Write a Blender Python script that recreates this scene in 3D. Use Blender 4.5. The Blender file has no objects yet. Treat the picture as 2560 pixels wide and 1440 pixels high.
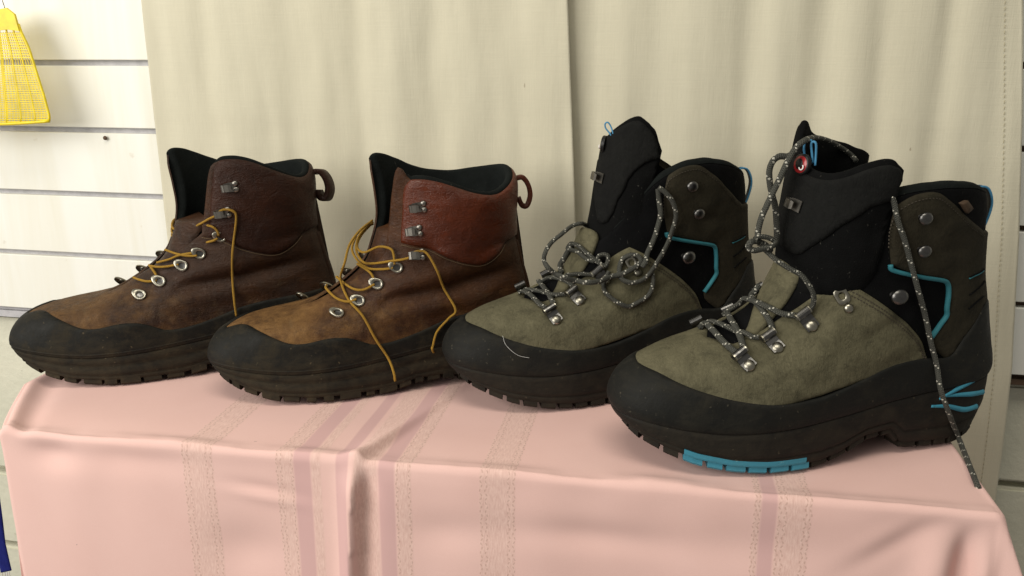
import bpy, bmesh, math, random
import numpy as np
from mathutils import Vector, Matrix, noise as mnoise
from mathutils.bvhtree import BVHTree
from mathutils.geometry import delaunay_2d_cdt

# ------------------------------------------------------------------ camera
SC = bpy.context.scene
F_PX, Y_HOR, YAW, CAM_H = 2100.0, 130.0, math.radians(10.0), 0.29
PITCH = math.atan((720.0 - Y_HOR) / F_PX)
CAM = np.array([0.0, 0.0, CAM_H])
FWD = np.array([-math.sin(YAW) * math.cos(PITCH), math.cos(YAW) * math.cos(PITCH), -math.sin(PITCH)])
RIGHT = np.array([math.cos(YAW), math.sin(YAW), 0.0])
UP = np.cross(RIGHT, FWD)
cam_data = bpy.data.cameras.new("camera")
cam = bpy.data.objects.new("camera", cam_data)
SC.collection.objects.link(cam)
cam_data.sensor_width = 36.0
cam_data.lens = 36.0 * F_PX / 2560.0
cam_data.clip_start = 0.01
cam_data.clip_end = 50.0
cam.matrix_world = Matrix(((RIGHT[0], UP[0], -FWD[0], CAM[0]), (RIGHT[1], UP[1], -FWD[1], CAM[1]),
                           (RIGHT[2], UP[2], -FWD[2], CAM[2]), (0, 0, 0, 1)))
SC.camera = cam

# ------------------------------------------------------------------ light
world = bpy.data.worlds.new("World")
SC.world = world
world.use_nodes = True
world.node_tree.nodes["Background"].inputs[0].default_value = (1.0, 0.97, 0.89, 1)
world.node_tree.nodes["Background"].inputs[1].default_value = 0.22


def area_light(name, loc, target, size, size_y, power, color):
    d = bpy.data.lights.new(name, "AREA")
    d.shape = "RECTANGLE"
    d.size, d.size_y, d.energy, d.color = size, size_y, power, color
    o = bpy.data.objects.new(name, d)
    SC.collection.objects.link(o)
    o.location = loc
    o.rotation_euler = (Vector(target) - Vector(loc)).to_track_quat("-Z", "Y").to_euler()
    return o


area_light("window_light", (-1.45, -0.65, 0.80), (-0.1, 0.75, 0.05), 1.6, 1.3, 44.0, (1.0, 0.97, 0.895))
area_light("ceiling_light", (-0.1, -0.1, 1.9), (-0.1, 0.6, 0.0), 1.3, 0.5, 17.0, (1.0, 0.95, 0.82))
SC.view_settings.view_transform = "Standard"
SC.view_settings.look = "None"
SC.view_settings.exposure = 0.0
SC.view_settings.gamma = 1.0
SC.view_settings.use_curve_mapping = False
SC.render.engine = "CYCLES"
SC.cycles.use_denoising = True
SC.cycles.max_bounces = 6

# ------------------------------------------------------------------ helpers
COL = SC.collection
RNG = random.Random(7)


def link(name, me, mat=None, parent=None, smooth=True):
    o = bpy.data.objects.new(name, me)
    COL.objects.link(o)
    if mat is not None and not me.materials:
        me.materials.append(mat)
    if parent is not None:
        o.parent = parent
    if smooth and len(me.polygons):
        me.polygons.foreach_set("use_smooth", [True] * len(me.polygons))
    return o


def mesh_obj(name, verts, faces, mat=None, parent=None, smooth=True, uvs=None):
    me = bpy.data.meshes.new(name)
    me.from_pydata([tuple(map(float, v)) for v in verts], [], [tuple(map(int, f)) for f in faces])
    me.update()
    if uvs is not None:
        lay = me.uv_layers.new(name="UVMap")
        idx = np.zeros(len(me.loops), dtype=np.int32)
        me.loops.foreach_get("vertex_index", idx)
        lay.data.foreach_set("uv", np.asarray(uvs, dtype=np.float32)[idx].ravel())
    return link(name, me, mat, parent, smooth)


def tag(o, label=None, cat=None, group=None, kind=None):
    for k, v in (("label", label), ("category", cat), ("group", group), ("kind", kind)):
        if v:
            o[k] = v
    return o


def empty(name, loc=(0, 0, 0), rz=0.0):
    o = bpy.data.objects.new(name, None)
    COL.objects.link(o)
    o.location = loc
    o.rotation_euler = (0, 0, rz)
    o.empty_display_size = 0.02
    return o


def grid_faces(nr, nc, wrap=False, flip=False, base=0):
    fs = []
    for i in range(nr - 1):
        for j in range(nc if wrap else nc - 1):
            k = (j + 1) % nc
            q = (base + i * nc + j, base + i * nc + k, base + (i + 1) * nc + k, base + (i + 1) * nc + j)
            fs.append(q[::-1] if flip else q)
    return fs


def spline(pts, n, closed=False):
    """Catmull-Rom through pts (k x d), n samples evenly spread by parameter length."""
    p = np.asarray(pts, float)
    if len(p) == 2 and not closed:
        return p[0] + (p[1] - p[0]) * np.linspace(0, 1, n)[:, None]
    if closed:
        p = np.vstack([p[-1], p, p[0], p[1]])
    else:
        p = np.vstack([2 * p[0] - p[1], p, 2 * p[-1] - p[-2]])
    m = len(p) - 3
    fine = []
    for i in range(m):
        a, b, c, d = p[i:i + 4]
        t = np.linspace(0, 1, 16, endpoint=False)[:, None]
        fine.append(0.5 * (2 * b + (c - a) * t + (2 * a - 5 * b + 4 * c - d) * t * t + (3 * b - a - 3 * c + d) * t ** 3))
    fine = np.vstack(fine + [p[-2:-1]])
    s = np.concatenate([[0], np.cumsum(np.linalg.norm(np.diff(fine, axis=0), axis=1))])
    u = np.linspace(0, s[-1], n)
    return np.stack([np.interp(u, s, fine[:, k]) for k in range(p.shape[1])], 1)


def tube(name, path, radius, mat, parent=None, nseg=8, flat=1.0, caps=True, rfun=None):
    """Tube along a dense path, with UV = (around, metres along)."""
    p = np.asarray(path, float)
    n = len(p)
    tan = np.gradient(p, axis=0)
    tan /= np.linalg.norm(tan, axis=1)[:, None] + 1e-12
    up = np.array([0.13, 0.21, 0.97])
    nrm = np.cross(tan[0], up)
    nrm /= np.linalg.norm(nrm)
    s = np.concatenate([[0], np.cumsum(np.linalg.norm(np.diff(p, axis=0), axis=1))])
    vs, uv = [], []
    for i in range(n):
        nrm = nrm - tan[i] * (nrm @ tan[i])
        nrm /= np.linalg.norm(nrm) + 1e-12
        bn = np.cross(tan[i], nrm)
        r = radius * (rfun(i / (n - 1)) if rfun else 1.0)
        for k in range(nseg):
            a = 2 * math.pi * k / nseg
            vs.append(p[i] + r * (math.cos(a) * nrm + flat * math.sin(a) * bn))
            uv.append((k / nseg, s[i]))
    fs = grid_faces(n, nseg, wrap=True)
    if caps:
        fs.append(tuple(range(nseg))[::-1])
        fs.append(tuple((n - 1) * nseg + k for k in range(nseg)))
    return mesh_obj(name, vs, fs, mat, parent, True, uv)


def pray(px, py):
    return CAM, FWD + RIGHT * ((px - 1280.0) / F_PX) - UP * ((py - 720.0) / F_PX)


def pix_y(px, py, y):
    o, d = pray(px, py)
    return o + d * ((y - o[1]) / d[1])


def pix_z(px, py, z):
    o, d = pray(px, py)
    return o + d * ((z - o[2]) / d[2])


def smoothstep(a, b, x):
    t = np.clip((np.asarray(x, float) - a) / (b - a), 0, 1)
    return t * t * (3 - 2 * t)


def wob(x, y, seed=0, oct=4):
    """Cheap smooth pseudo noise in about -1..1 for arrays."""
    r = np.random.RandomState(seed)
    out = np.zeros(np.broadcast(x, y).shape)
    tot = 0
    for k in range(oct * 3):
        a = r.uniform(0, 2 * math.pi)
        f = 2 ** (k / 3.0) * r.uniform(0.8, 1.2)
        w = 1.0 / f ** 0.8
        out = out + w * np.sin(f * (np.cos(a) * x + np.sin(a) * y) + r.uniform(0, 6.28))
        tot += w
    return out / tot * 1.8


# ------------------------------------------------------------------ materials
def new_mat(name):
    m = bpy.data.materials.new(name)
    m.use_nodes = True
    nt = m.node_tree
    b = nt.nodes["Principled BSDF"]
    return m, nt, b


class NT:
    """Tiny node helper."""

    def __init__(s, nt):
        s.nt = nt

    def n(s, t, **kw):
        nd = s.nt.nodes.new(t)
        for k, v in kw.items():
            setattr(nd, k, v)
        return nd

    def lk(s, a, b):
        s.nt.links.new(a, b)

    def coord(s, out="Object", scale=(1, 1, 1)):
        tc = s.n("ShaderNodeTexCoord")
        mp = s.n("ShaderNodeMapping")
        mp.inputs["Scale"].default_value = scale
        s.lk(tc.outputs[out], mp.inputs[0])
        return mp.outputs[0]

    def noise(s, vec, scale, detail=4, rough=0.6, dist=0.0):
        nd = s.n("ShaderNodeTexNoise")
        nd.inputs["Scale"].default_value = scale
        nd.inputs["Detail"].default_value = detail
        nd.inputs["Roughness"].default_value = rough
        nd.inputs["Distortion"].default_value = dist
        s.lk(vec, nd.inputs["Vector"])
        return nd.outputs["Fac"]

    def voronoi(s, vec, scale, feature="F1"):
        nd = s.n("ShaderNodeTexVoronoi", feature=feature)
        nd.inputs["Scale"].default_value = scale
        s.lk(vec, nd.inputs["Vector"])
        return nd.outputs["Distance"]

    def ramp(s, fac, stops, interp="LINEAR"):
        nd = s.n("ShaderNodeValToRGB")
        cr = nd.color_ramp
        cr.interpolation = interp
        while len(cr.elements) < len(stops):
            cr.elements.new(0.5)
        for e, (p, c) in zip(cr.elements, stops):
            e.position = p
            e.color = (*c, 1) if len(c) == 3 else c
        s.lk(fac, nd.inputs[0])
        return nd.outputs[0]

    def mix(s, fac, a, b, mode="MIX"):
        nd = s.n("ShaderNodeMix", data_type="RGBA", blend_type=mode)
        for sock, v in ((nd.inputs[0], fac), (nd.inputs[6], a), (nd.inputs[7], b)):
            if isinstance(v, (int, float)):
                sock.default_value = v
            elif isinstance(v, tuple):
                sock.default_value = (*v, 1) if len(v) == 3 else v
            else:
                s.lk(v, sock)
        return nd.outputs[2]

    def math(s, op, a, b=None, clamp=False):
        nd = s.n("ShaderNodeMath", operation=op, use_clamp=clamp)
        for i, v in enumerate((a, b)):
            if v is None:
                continue
            if isinstance(v, (int, float)):
                nd.inputs[i].default_value = v
            else:
                s.lk(v, nd.inputs[i])
        return nd.outputs[0]

    def sep(s, vec):
        nd = s.n("ShaderNodeSeparateXYZ")
        s.lk(vec, nd.inputs[0])
        return nd.outputs

    def maprange(s, v, a, b, c=0.0, d=1.0):
        nd = s.n("ShaderNodeMapRange")
        for i, x in enumerate((a, b, c, d)):
            nd.inputs[i + 1].default_value = x
        s.lk(v, nd.inputs[0])
        return nd.outputs[0]

    def bump(s, h, strength, dist, bsdf, prev=None):
        nd = s.n("ShaderNodeBump")
        nd.inputs["Strength"].default_value = strength
        nd.inputs["Distance"].default_value = dist
        s.lk(h, nd.inputs["Height"])
        if prev is not None:
            s.lk(prev, nd.inputs["Normal"])
        s.lk(nd.outputs[0], bsdf.inputs["Normal"])
        return nd.outputs[0]


def mat_leather(name, dark, mid, tan, tan_bias, rough=0.48, dusty=(0.13, 0.095, 0.05)):
    m, nt, b = new_mat(name)
    h = NT(nt)
    v = h.coord()
    x, y, z = h.sep(v)
    big = h.noise(v, 22, 5, 0.65)
    fine = h.noise(v, 160, 4, 0.65)
    c = h.mix(h.maprange(big, 0.32, 0.68), dark, mid)
    # scuffed dusty wear on the lower forefoot
    low = h.maprange(z, 0.135, 0.055)
    fore = h.maprange(x, 0.20, 0.05)
    wear = h.math("MULTIPLY", h.math("ADD", h.math("MULTIPLY", low, 0.55), h.math("MULTIPLY", fore, 0.55)), 1.0)
    wear = h.math("ADD", h.math("SUBTRACT", wear, 0.55 - tan_bias), h.math("MULTIPLY", h.math("SUBTRACT", h.noise(v, 45, 6, 0.7), 0.5), 1.6))
    wear = h.maprange(wear, 0.0, 0.7)
    c = h.mix(wear, c, tan)
    sm = h.noise(v, 34, 7, 0.75, 0.9)
    c = h.mix(h.maprange(sm, 0.50, 0.68, 0.0, 0.85), c, dark)
    dst = h.noise(v, 26, 7, 0.8, 0.5)
    c = h.mix(h.math("MULTIPLY", h.maprange(dst, 0.55, 0.75, 0.0, 0.55), low), c, tuple(q * 0.9 for q in dusty))
    scr = h.noise(h.coord("Object", (30, 30, 240)), 3.0, 5, 0.7, 1.5)
    c = h.mix(h.maprange(scr, 0.62, 0.74, 0, 0.35), c, tan)
    c = h.mix(h.maprange(fine, 0.3, 0.7, 0.0, 0.35), c, tuple(q * 0.45 for q in mid))
    h.lk(c, b.inputs["Base Color"])
    h.lk(h.math("ADD", h.maprange(fine, 0.3, 0.7, rough - 0.1, rough + 0.1), h.math("MULTIPLY", wear, 0.25)), b.inputs["Roughness"])
    b.inputs["Specular IOR Level"].default_value = 0.25
    vo = h.voronoi(v, 700)
    n1 = h.bump(vo, 0.25, 0.0004, b)
    n2 = h.bump(h.noise(v, 60, 5, 0.7, 0.8), 0.6, 0.0018, b, n1)
    cr = h.noise(h.coord("Object", (28, 60, 130)), 1.0, 6, 0.72, 1.4)
    h.bump(h.ramp(cr, [(0.40, (1, 1, 1)), (0.49, (0, 0, 0)), (0.58, (1, 1, 1))]), 0.35, 0.0012, b, n2)
    return m


def mat_suede(name, c1, c2, c3, bump=0.5, scale=1.0):
    m, nt, b = new_mat(name)
    h = NT(nt)
    v = h.coord()
    n = h.noise(v, 28 * scale, 6, 0.7, 0.4)
    f = h.noise(v, 420, 3, 0.7)
    c = h.mix(h.maprange(n, 0.3, 0.72), c1, c2)
    c = h.mix(h.maprange(h.noise(v, 60, 6, 0.78, 1.2), 0.50, 0.76, 0, 0.85), c, c3)
    c = h.mix(h.maprange(f, 0.35, 0.7, 0, 0.3), c, tuple(q * 0.5 for q in c1))
    h.lk(c, b.inputs["Base Color"])
    b.inputs["Roughness"].default_value = 0.85
    b.inputs["Specular IOR Level"].default_value = 0.1
    b.inputs["Sheen Weight"].default_value = 0.0
    b.inputs["Sheen Roughness"].default_value = 0.6
    n1 = h.bump(f, bump, 0.0008, b)
    n2 = h.bump(h.noise(v, 55, 5, 0.65, 1.2), 0.4, 0.0016, b, n1)
    cr = h.noise(h.coord("Object", (120, 40, 26)), 1.0, 5, 0.7, 1.6)
    line = h.ramp(cr, [(0.44, (1, 1, 1)), (0.49, (0, 0, 0)), (0.54, (1, 1, 1))])
    h.bump(line, 0.3, 0.0010, b, n2)
    return m


def mat_rubber(name, base, dust, dust_amt=0.5, rough=0.62):
    m, nt, b = new_mat(name)
    h = NT(nt)
    v = h.coord()
    n = h.noise(v, 35, 6, 0.7, 0.6)
    z = h.sep(v)[2]
    d = h.math("ADD", h.maprange(n, 0.42, 0.75), h.maprange(z, 0.05, 0.0, -0.15, 0.35))
    d = h.math("ADD", d, h.math("MULTIPLY", h.math("SUBTRACT", h.noise(h.coord("Object", (60, 60, 190)), 1.0, 6, 0.75, 0.8), 0.5), 1.3))
    d = h.math("MULTIPLY", d, dust_amt, True)
    c = h.mix(d, base, dust)
    sp = h.noise(v, 260, 2, 0.5)
    c = h.mix(h.maprange(sp, 0.70, 0.76, 0, 0.55), c, tuple(min(1, q * 2.6) for q in dust))
    h.lk(c, b.inputs["Base Color"])
    h.lk(h.maprange(n, 0.3, 0.7, rough - 0.08, rough + 0.2), b.inputs["Roughness"])
    b.inputs["Specular IOR Level"].default_value = 0.22
    n1 = h.bump(h.noise(v, 500, 3, 0.7), 0.35, 0.0005, b)
    h.bump(h.noise(v, 80, 5, 0.7), 0.4, 0.0012, b, n1)
    return m


def mat_fabric(name, col, var=0.35, weave=1400, rough=0.9, bump=0.4):
    m, nt, b = new_mat(name)
    h = NT(nt)
    v = h.coord()
    n = h.noise(v, 40, 5, 0.7)
    c = h.mix(h.maprange(n, 0.3, 0.7), tuple(q * (1 - var) for q in col), tuple(q * (1 + var) for q in col))
    lint = h.noise(h.coord("Object", (1, 1, 0.35)), 330, 2, 0.5, 2.0)
    c = h.mix(h.maprange(lint, 0.71, 0.78, 0, 0.25), c, (0.25, 0.24, 0.2))
    h.lk(c, b.inputs["Base Color"])
    b.inputs["Roughness"].default_value = rough
    b.inputs["Specular IOR Level"].default_value = 0.08
    b.inputs["Sheen Weight"].default_value = 0.0
    n1 = h.bump(h.voronoi(v, weave), bump, 0.0004, b)
    h.bump(h.noise(v, 70, 4, 0.6), 0.4, 0.002, b, n1)
    return m


def mat_metal(name, col, rough=0.3):
    m, nt, b = new_mat(name)
    h = NT(nt)
    v = h.coord()
    n = h.noise(v, 300, 4, 0.7)
    h.lk(h.mix(h.maprange(n, 0.35, 0.7), col, tuple(q * 0.55 for q in col)), b.inputs["Base Color"])
    b.inputs["Metallic"].default_value = 1.0
    h.lk(h.maprange(n, 0.3, 0.7, rough - 0.08, rough + 0.15), b.inputs["Roughness"])
    return m


def mat_plain(name, col, rough=0.6, spec=0.4):
    m, nt, b = new_mat(name)
    h = NT(nt)
    v = h.coord()
    n = h.noise(v, 90, 4, 0.6)
    h.lk(h.mix(h.maprange(n, 0.3, 0.7), tuple(q * 0.85 for q in col), tuple(min(1, q * 1.12) for q in col)), b.inputs["Base Color"])
    b.inputs["Roughness"].default_value = rough
    b.inputs["Specular IOR Level"].default_value = spec
    return m


def mat_lace(name, base, fleck, period, fleck_amt, twist=1.0, yellow=False):
    """Braided cord in tube UV space; flecks are woven pick threads."""
    m, nt, b = new_mat(name)
    h = NT(nt)
    uv = h.n("ShaderNodeUVMap").outputs[0]
    u, v, _ = h.sep(uv)
    vs = h.math("MULTIPLY", v, 1.0 / period)
    # diagonal braid
    br1 = h.math("SINE", h.math("MULTIPLY", h.math("ADD", h.math("MULTIPLY", u, 4.0), h.math("MULTIPLY", vs, 3.0 * twist)), 6.2832))
    br2 = h.math("SINE", h.math("MULTIPLY", h.math("SUBTRACT", h.math("MULTIPLY", u, 4.0), h.math("MULTIPLY", vs, 3.0 * twist)), 6.2832))
    br = h.math("MAXIMUM", br1, br2)
    n = h.noise(h.coord("Object"), 120, 4, 0.6)
    c = h.mix(h.maprange(br, -0.2, 1.0), tuple(q * 0.5 for q in base), base)
    c = h.mix(h.maprange(n, 0.35, 0.7, 0, 0.35), c, tuple(q * 0.6 for q in base))
    if fleck_amt > 0:
        # pairs of slanted dashes, repeating along the cord on two faces
        ph = h.math("FRACT", h.math("ADD", h.math("MULTIPLY", vs, 0.33), h.math("MULTIPLY", u, 1.0)))
        band = h.math("LESS_THAN", ph, fleck_amt)
        chk = h.math("GREATER_THAN", h.math("SINE", h.math("MULTIPLY", h.math("ADD", h.math("MULTIPLY", vs, 1.5), h.math("MULTIPLY", u, -2.0)), 6.2832)), 0.1)
        c = h.mix(h.math("MULTIPLY", band, chk), c, fleck)
    h.lk(c, b.inputs["Base Color"])
    b.inputs["Roughness"].default_value = 0.75
    b.inputs["Specular IOR Level"].default_value = 0.3
    h.bump(br, 0.7, 0.0005, b)
    return m


M = {}
M["leather"] = mat_leather("brown_leather", (0.024, 0.0085, 0.003), (0.080, 0.029, 0.0088), (0.190, 0.099, 0.031), 0.08, 0.54)
M["leather_shaded"] = mat_leather("shaded_brown_leather", (0.016, 0.0062, 0.0025), (0.052, 0.020, 0.007), (0.135, 0.070, 0.024), 0.00, 0.54)  # copy of the brown leather, end boot's shade put into the colour
M["cuff"] = mat_leather("red_brown_leather", (0.056, 0.0100, 0.0028), (0.120, 0.0225, 0.0055), (0.16, 0.045, 0.012), -0.30, 0.36, (0.08, 0.035, 0.015))
M["cuff"].node_tree.nodes["Principled BSDF"].inputs["Specular IOR Level"].default_value = 0.4
M["cuff_shaded"] = mat_leather("shaded_red_brown_leather", (0.018, 0.0055, 0.0025), (0.040, 0.0115, 0.004), (0.07, 0.025, 0.010), -0.30, 0.46, (0.05, 0.03, 0.015))  # cuff leather of the end boot, darkened to paint in its shade
M["lining"] = mat_fabric("black_lining", (0.008, 0.0095, 0.009), 0.3, 900)
M["rand"] = mat_rubber("black_rand_rubber", (0.0062, 0.0058, 0.0042), (0.044, 0.034, 0.019), 0.75, 0.66)
M["sole"] = mat_rubber("dusty_sole_rubber", (0.0085, 0.0068, 0.0045), (0.045, 0.034, 0.020), 0.85, 0.8)
M["metal"] = mat_metal("worn_nickel", (0.40, 0.375, 0.31), 0.30)
M["nickel"] = mat_metal("dull_nickel", (0.30, 0.28, 0.25), 0.34)
M["tag_tan"] = mat_plain("tan_tag", (0.06, 0.035, 0.018), 0.8)
M["dark_metal"] = mat_metal("gunmetal", (0.16, 0.155, 0.15), 0.3)
M["yellow_lace"] = mat_lace("yellow_lace", (0.52, 0.29, 0.035), (0.3, 0.15, 0.02), 0.0016, 0.0)
M["grey_lace"] = mat_lace("grey_fleck_lace", (0.072, 0.072, 0.060), (0.50, 0.48, 0.41), 0.0042, 0.16)
M["suede"] = mat_suede("grey_green_suede", (0.078, 0.071, 0.043), (0.152, 0.137, 0.084), (0.034, 0.032, 0.021))
M["suede_dark"] = mat_suede("dark_olive_suede", (0.024, 0.0205, 0.013), (0.040, 0.034, 0.022), (0.013, 0.012, 0.009))
M["softshell"] = mat_fabric("black_softshell", (0.0035, 0.0035, 0.0038), 0.3, 1300)
M["tongue_black"] = mat_fabric("black_tongue_fabric", (0.0042, 0.0042, 0.0042), 0.3, 1100)
M["tongue_flap"] = mat_suede("charcoal_flap", (0.0075, 0.0075, 0.0072), (0.012, 0.012, 0.011), (0.005, 0.005, 0.005), 0.35)
M["grey_rand"] = mat_rubber("charcoal_rand_rubber", (0.0070, 0.0070, 0.0058), (0.032, 0.028, 0.019), 0.55, 0.66)
M["grey_sole"] = mat_rubber("charcoal_sole_rubber", (0.0085, 0.0072, 0.0055), (0.034, 0.027, 0.018), 0.65, 0.7)
M["blue"] = mat_rubber("blue_rubber", (0.045, 0.25, 0.36), (0.07, 0.17, 0.19), 0.35, 0.55)
M["teal"] = mat_plain("teal_piping", (0.022, 0.155, 0.19), 0.7)
M["blue_web"] = mat_plain("blue_webbing", (0.06, 0.24, 0.42), 0.7)
M["black_web"] = mat_plain("black_webbing", (0.018, 0.019, 0.022), 0.8)
M["red"] = mat_plain("red_badge", (0.30, 0.012, 0.015), 0.3, 0.6)
M["badge_black"] = mat_plain("badge_black", (0.008, 0.008, 0.008), 0.42, 0.3)
M["badge_white"] = mat_plain("badge_white", (0.75, 0.75, 0.72), 0.4, 0.5)
M["stitch"] = mat_plain("dark_thread", (0.05, 0.04, 0.028), 0.8)
M["stitch_tan"] = mat_plain("tan_thread", (0.13, 0.085, 0.045), 0.8)

# ------------------------------------------------------------------ setting: slat wall and block wall
def mat_wall_paint():
    m, nt, b = new_mat("cream_slat_laminate")
    h = NT(nt)
    v = h.coord()
    st = h.noise(h.coord("Object", (9, 1, 0.7)), 2.0, 5, 0.6, 0.6)
    c = h.mix(h.maprange(st, 0.42, 0.75), (0.82, 0.815, 0.76), (0.74, 0.71, 0.60))
    sp = h.noise(v, 60, 3, 0.5)
    c = h.mix(h.maprange(sp, 0.70, 0.76, 0, 0.3), c, (0.5, 0.43, 0.30))
    h.lk(c, b.inputs["Base Color"])
    b.inputs["Roughness"].default_value = 0.45
    h.bump(h.noise(v, 300, 3, 0.6), 0.08, 0.0006, b)
    return m


def mat_block():
    m, nt, b = new_mat("painted_block")
    h = NT(nt)
    v = h.coord()
    n = h.noise(v, 14, 6, 0.7)
    c = h.mix(h.maprange(n, 0.3, 0.7), (0.66, 0.64, 0.52), (0.58, 0.57, 0.46))
    pit = h.noise(v, 95, 4, 0.65)
    c = h.mix(h.maprange(pit, 0.70, 0.76, 0, 0.5), c, (0.26, 0.22, 0.15))
    h.lk(c, b.inputs["Base Color"])
    b.inputs["Roughness"].default_value = 0.7
    h.bump(pit, 0.4, 0.003, b)
    return m


def bevel_box(x0, x1, y0, y1, z0, z1, r, seg=2):
    bm = bmesh.new()
    bmesh.ops.create_cube(bm, size=1.0)
    for v in bm.verts:
        v.co = ((x0 + x1) / 2 + v.co.x * (x1 - x0), (y0 + y1) / 2 + v.co.y * (y1 - y0), (z0 + z1) / 2 + v.co.z * (z1 - z0))
    if r > 0:
        bmesh.ops.bevel(bm, geom=list(bm.edges), offset=r, segments=seg, affect="EDGES", clamp_overlap=True)
    me = bpy.data.meshes.new("box")
    bm.to_mesh(me)
    bm.free()
    return me


M["slat"] = mat_wall_paint()
M["block"] = mat_block()
M["groove"] = mat_plain("grey_groove_insert", (0.46, 0.45, 0.47), 0.5)
M["groove_brown"] = mat_plain("raw_fibreboard", (0.10, 0.062, 0.04), 0.9)
M["mortar"] = mat_plain("painted_mortar", (0.48, 0.46, 0.36), 0.9)
WALL_Y, WALL_RZ = 0.882, math.radians(-1.5)
wall = mesh_obj("wall", [(-1.6, 0.034, -0.9), (1.3, 0.034, -0.9), (1.3, 0.034, 0.75), (-1.6, 0.034, 0.75)], [(0, 1, 2, 3)], M["mortar"])
wall.location = (0, WALL_Y, 0)
wall.rotation_euler = (0, 0, WALL_RZ)
tag(wall, kind="structure")
GR = [0.281 + 0.0765 * k for k in range(4, -5, -1)]  # groove tops, highest first
GAP = 0.0062
for k, gz in enumerate(GR[:-1]):
    z1, z0 = gz - GAP, GR[k + 1]
    if z0 < -0.03:
        z0 = -0.031
    me = bevel_box(-1.5, 1.2, 0.0, 0.012, z0, z1, 0.0008, 1)
    link("slat", me, M["slat"], wall, False)
    if z0 <= -0.03:
        break
link("groove_insert", bevel_box(-1.5, 0.1, 0.0075, 0.0110, -0.0305, 0.62, 0), M["groove"], wall, False)
link("backing_board", bevel_box(0.1, 1.2, 0.0125, 0.016, -0.036, 0.62, 0), M["groove_brown"], wall, False)
link("bottom_edge_strip", bevel_box(0.1, 1.2, 0.004, 0.0125, -0.0375, -0.0312, 0.0004, 1), M["groove_brown"], wall, False)
link("bottom_edge_strip", bevel_box(-1.5, 0.1, 0.004, 0.0125, -0.040, -0.0312, 0.0004, 1), M["groove"], wall, False)
for r in range(4):
    zt = -0.043 - r * 0.118
    for c in range(8):
        x0 = -1.62 + c * 0.33 + (0.165 if r % 2 else 0.0)
        if x0 < -0.55:
            if r == 0 and c % 2 == 0:
                link("block", bevel_box(x0 - .1, x0 + 0.556, 0.018, 0.04, zt - 0.226, zt, 0.003, 2), M["block"], wall, False)
            if r < 2:
                continue
        me = bevel_box(x0, x0 + 0.322, 0.018, 0.04, zt - 0.110, zt, 0.003, 2)
        link("block", me, M["block"], wall, False)

# small nail head in the slat wall
nail = mesh_obj("wall_nail", *(lambda n: ([(0.0022 * math.cos(2 * math.pi * k / n), -0.0012, 0.0022 * math.sin(2 * math.pi * k / n)) for k in range(n)]
                                         + [(0.0026 * math.cos(2 * math.pi * k / n), 0.0, 0.0026 * math.sin(2 * math.pi * k / n)) for k in range(n)],
                                         [tuple(range(n))] + [(k, n + k, n + (k + 1) % n, (k + 1) % n) for k in range(n)]))(10), M["groove_brown"])
p = pix_y(263, 345, WALL_Y + 0.0145)
nail.location = p
tag(nail, "small brown nail head in a white wall slat", "nail")


# ------------------------------------------------------------------ curtains
def mat_curtain(name, c1, c2):
    m, nt, b = new_mat(name)
    h = NT(nt)
    v = h.coord()
    n = h.noise(h.coord("Object", (6, 1, 1.2)), 3.0, 5, 0.6)
    c = h.mix(h.maprange(n, 0.3, 0.7), c1, c2)
    warp = h.noise(h.coord("Object", (900, 40, 26)), 1.0, 2, 0.5)
    weft = h.noise(h.coord("Object", (26, 40, 900)), 1.0, 2, 0.5)
    th = h.math("ADD", warp, weft)
    c = h.mix(h.maprange(th, 0.75, 1.25, 0.0, 0.10), c, tuple(q * 0.62 for q in c2))
    fl = h.noise(h.coord("Object", (1, 1, 0.5)), 55, 2, 0.5, 1.0)
    c = h.mix(h.maprange(fl, 0.775, 0.79, 0, 0.5), c, (0.22, 0.16, 0.10))
    h.lk(c, b.inputs["Base Color"])
    b.inputs["Roughness"].default_value = 0.92
    b.inputs["Specular IOR Level"].default_value = 0.15
    n1 = h.bump(th, 0.22, 0.0006, b)
    h.bump(h.noise(h.coord("Object", (1.0, 1, 0.35)), 45, 4, 0.6), 0.25, 0.0025, b, n1)
    return m


M["curtain"] = mat_curtain("cream_cotton", (0.63, 0.59, 0.46), (0.585, 0.545, 0.42))
M["curtain_thread"] = mat_plain("cream_thread", (0.44, 0.39, 0.26), 0.9)
CUR_Y = 0.848


def curtain(name, e0, e1, ztop, zbot, folds, seed, ybase, edge_curl):
    nx, nz = 220, 90
    a = np.linspace(0, 1, nx)[None, :]
    zz = np.linspace(ztop, zbot, nz)[:, None]
    f = (ztop - zz) / (ztop - zbot)
    x0, x1 = e0(zz), e1(zz)
    x = x0 + (x1 - x0) * a
    y = np.zeros_like(x)
    for (cx, wdt, amp, lean, fade) in folds:
        c = cx + lean * (ztop - zz)
        y += 0.42 * amp * np.exp(-((x - c) / wdt) ** 2) * (1 - fade * f)
    y += 0.0022 * wob(x * 34, zz * 5, seed, 3) + 0.0009 * wob(x * 60, zz * 22, seed + 5, 3)
    # faint horizontal press creases
    for cz, amp in ((0.206, 0.0007), (0.118, -0.0005)):
        y += amp * np.exp(-((zz - cz - 0.004 * np.sin(x * 9)) / 0.0022) ** 2)
    y += edge_curl * np.exp(-((1 - a) / 0.018) ** 2) * np.ones_like(zz)
    Y = ybase + y
    vs = np.stack([x, Y, zz + 0 * x], 2).reshape(-1, 3)
    o = mesh_obj(name, vs, grid_faces(nz, nx, flip=False), M["curtain"])
    md = o.modifiers.new("thickness", "SOLIDIFY")
    md.thickness = 0.0012
    md.offset = 1.0
    return o, (x, Y, zz)


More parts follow.
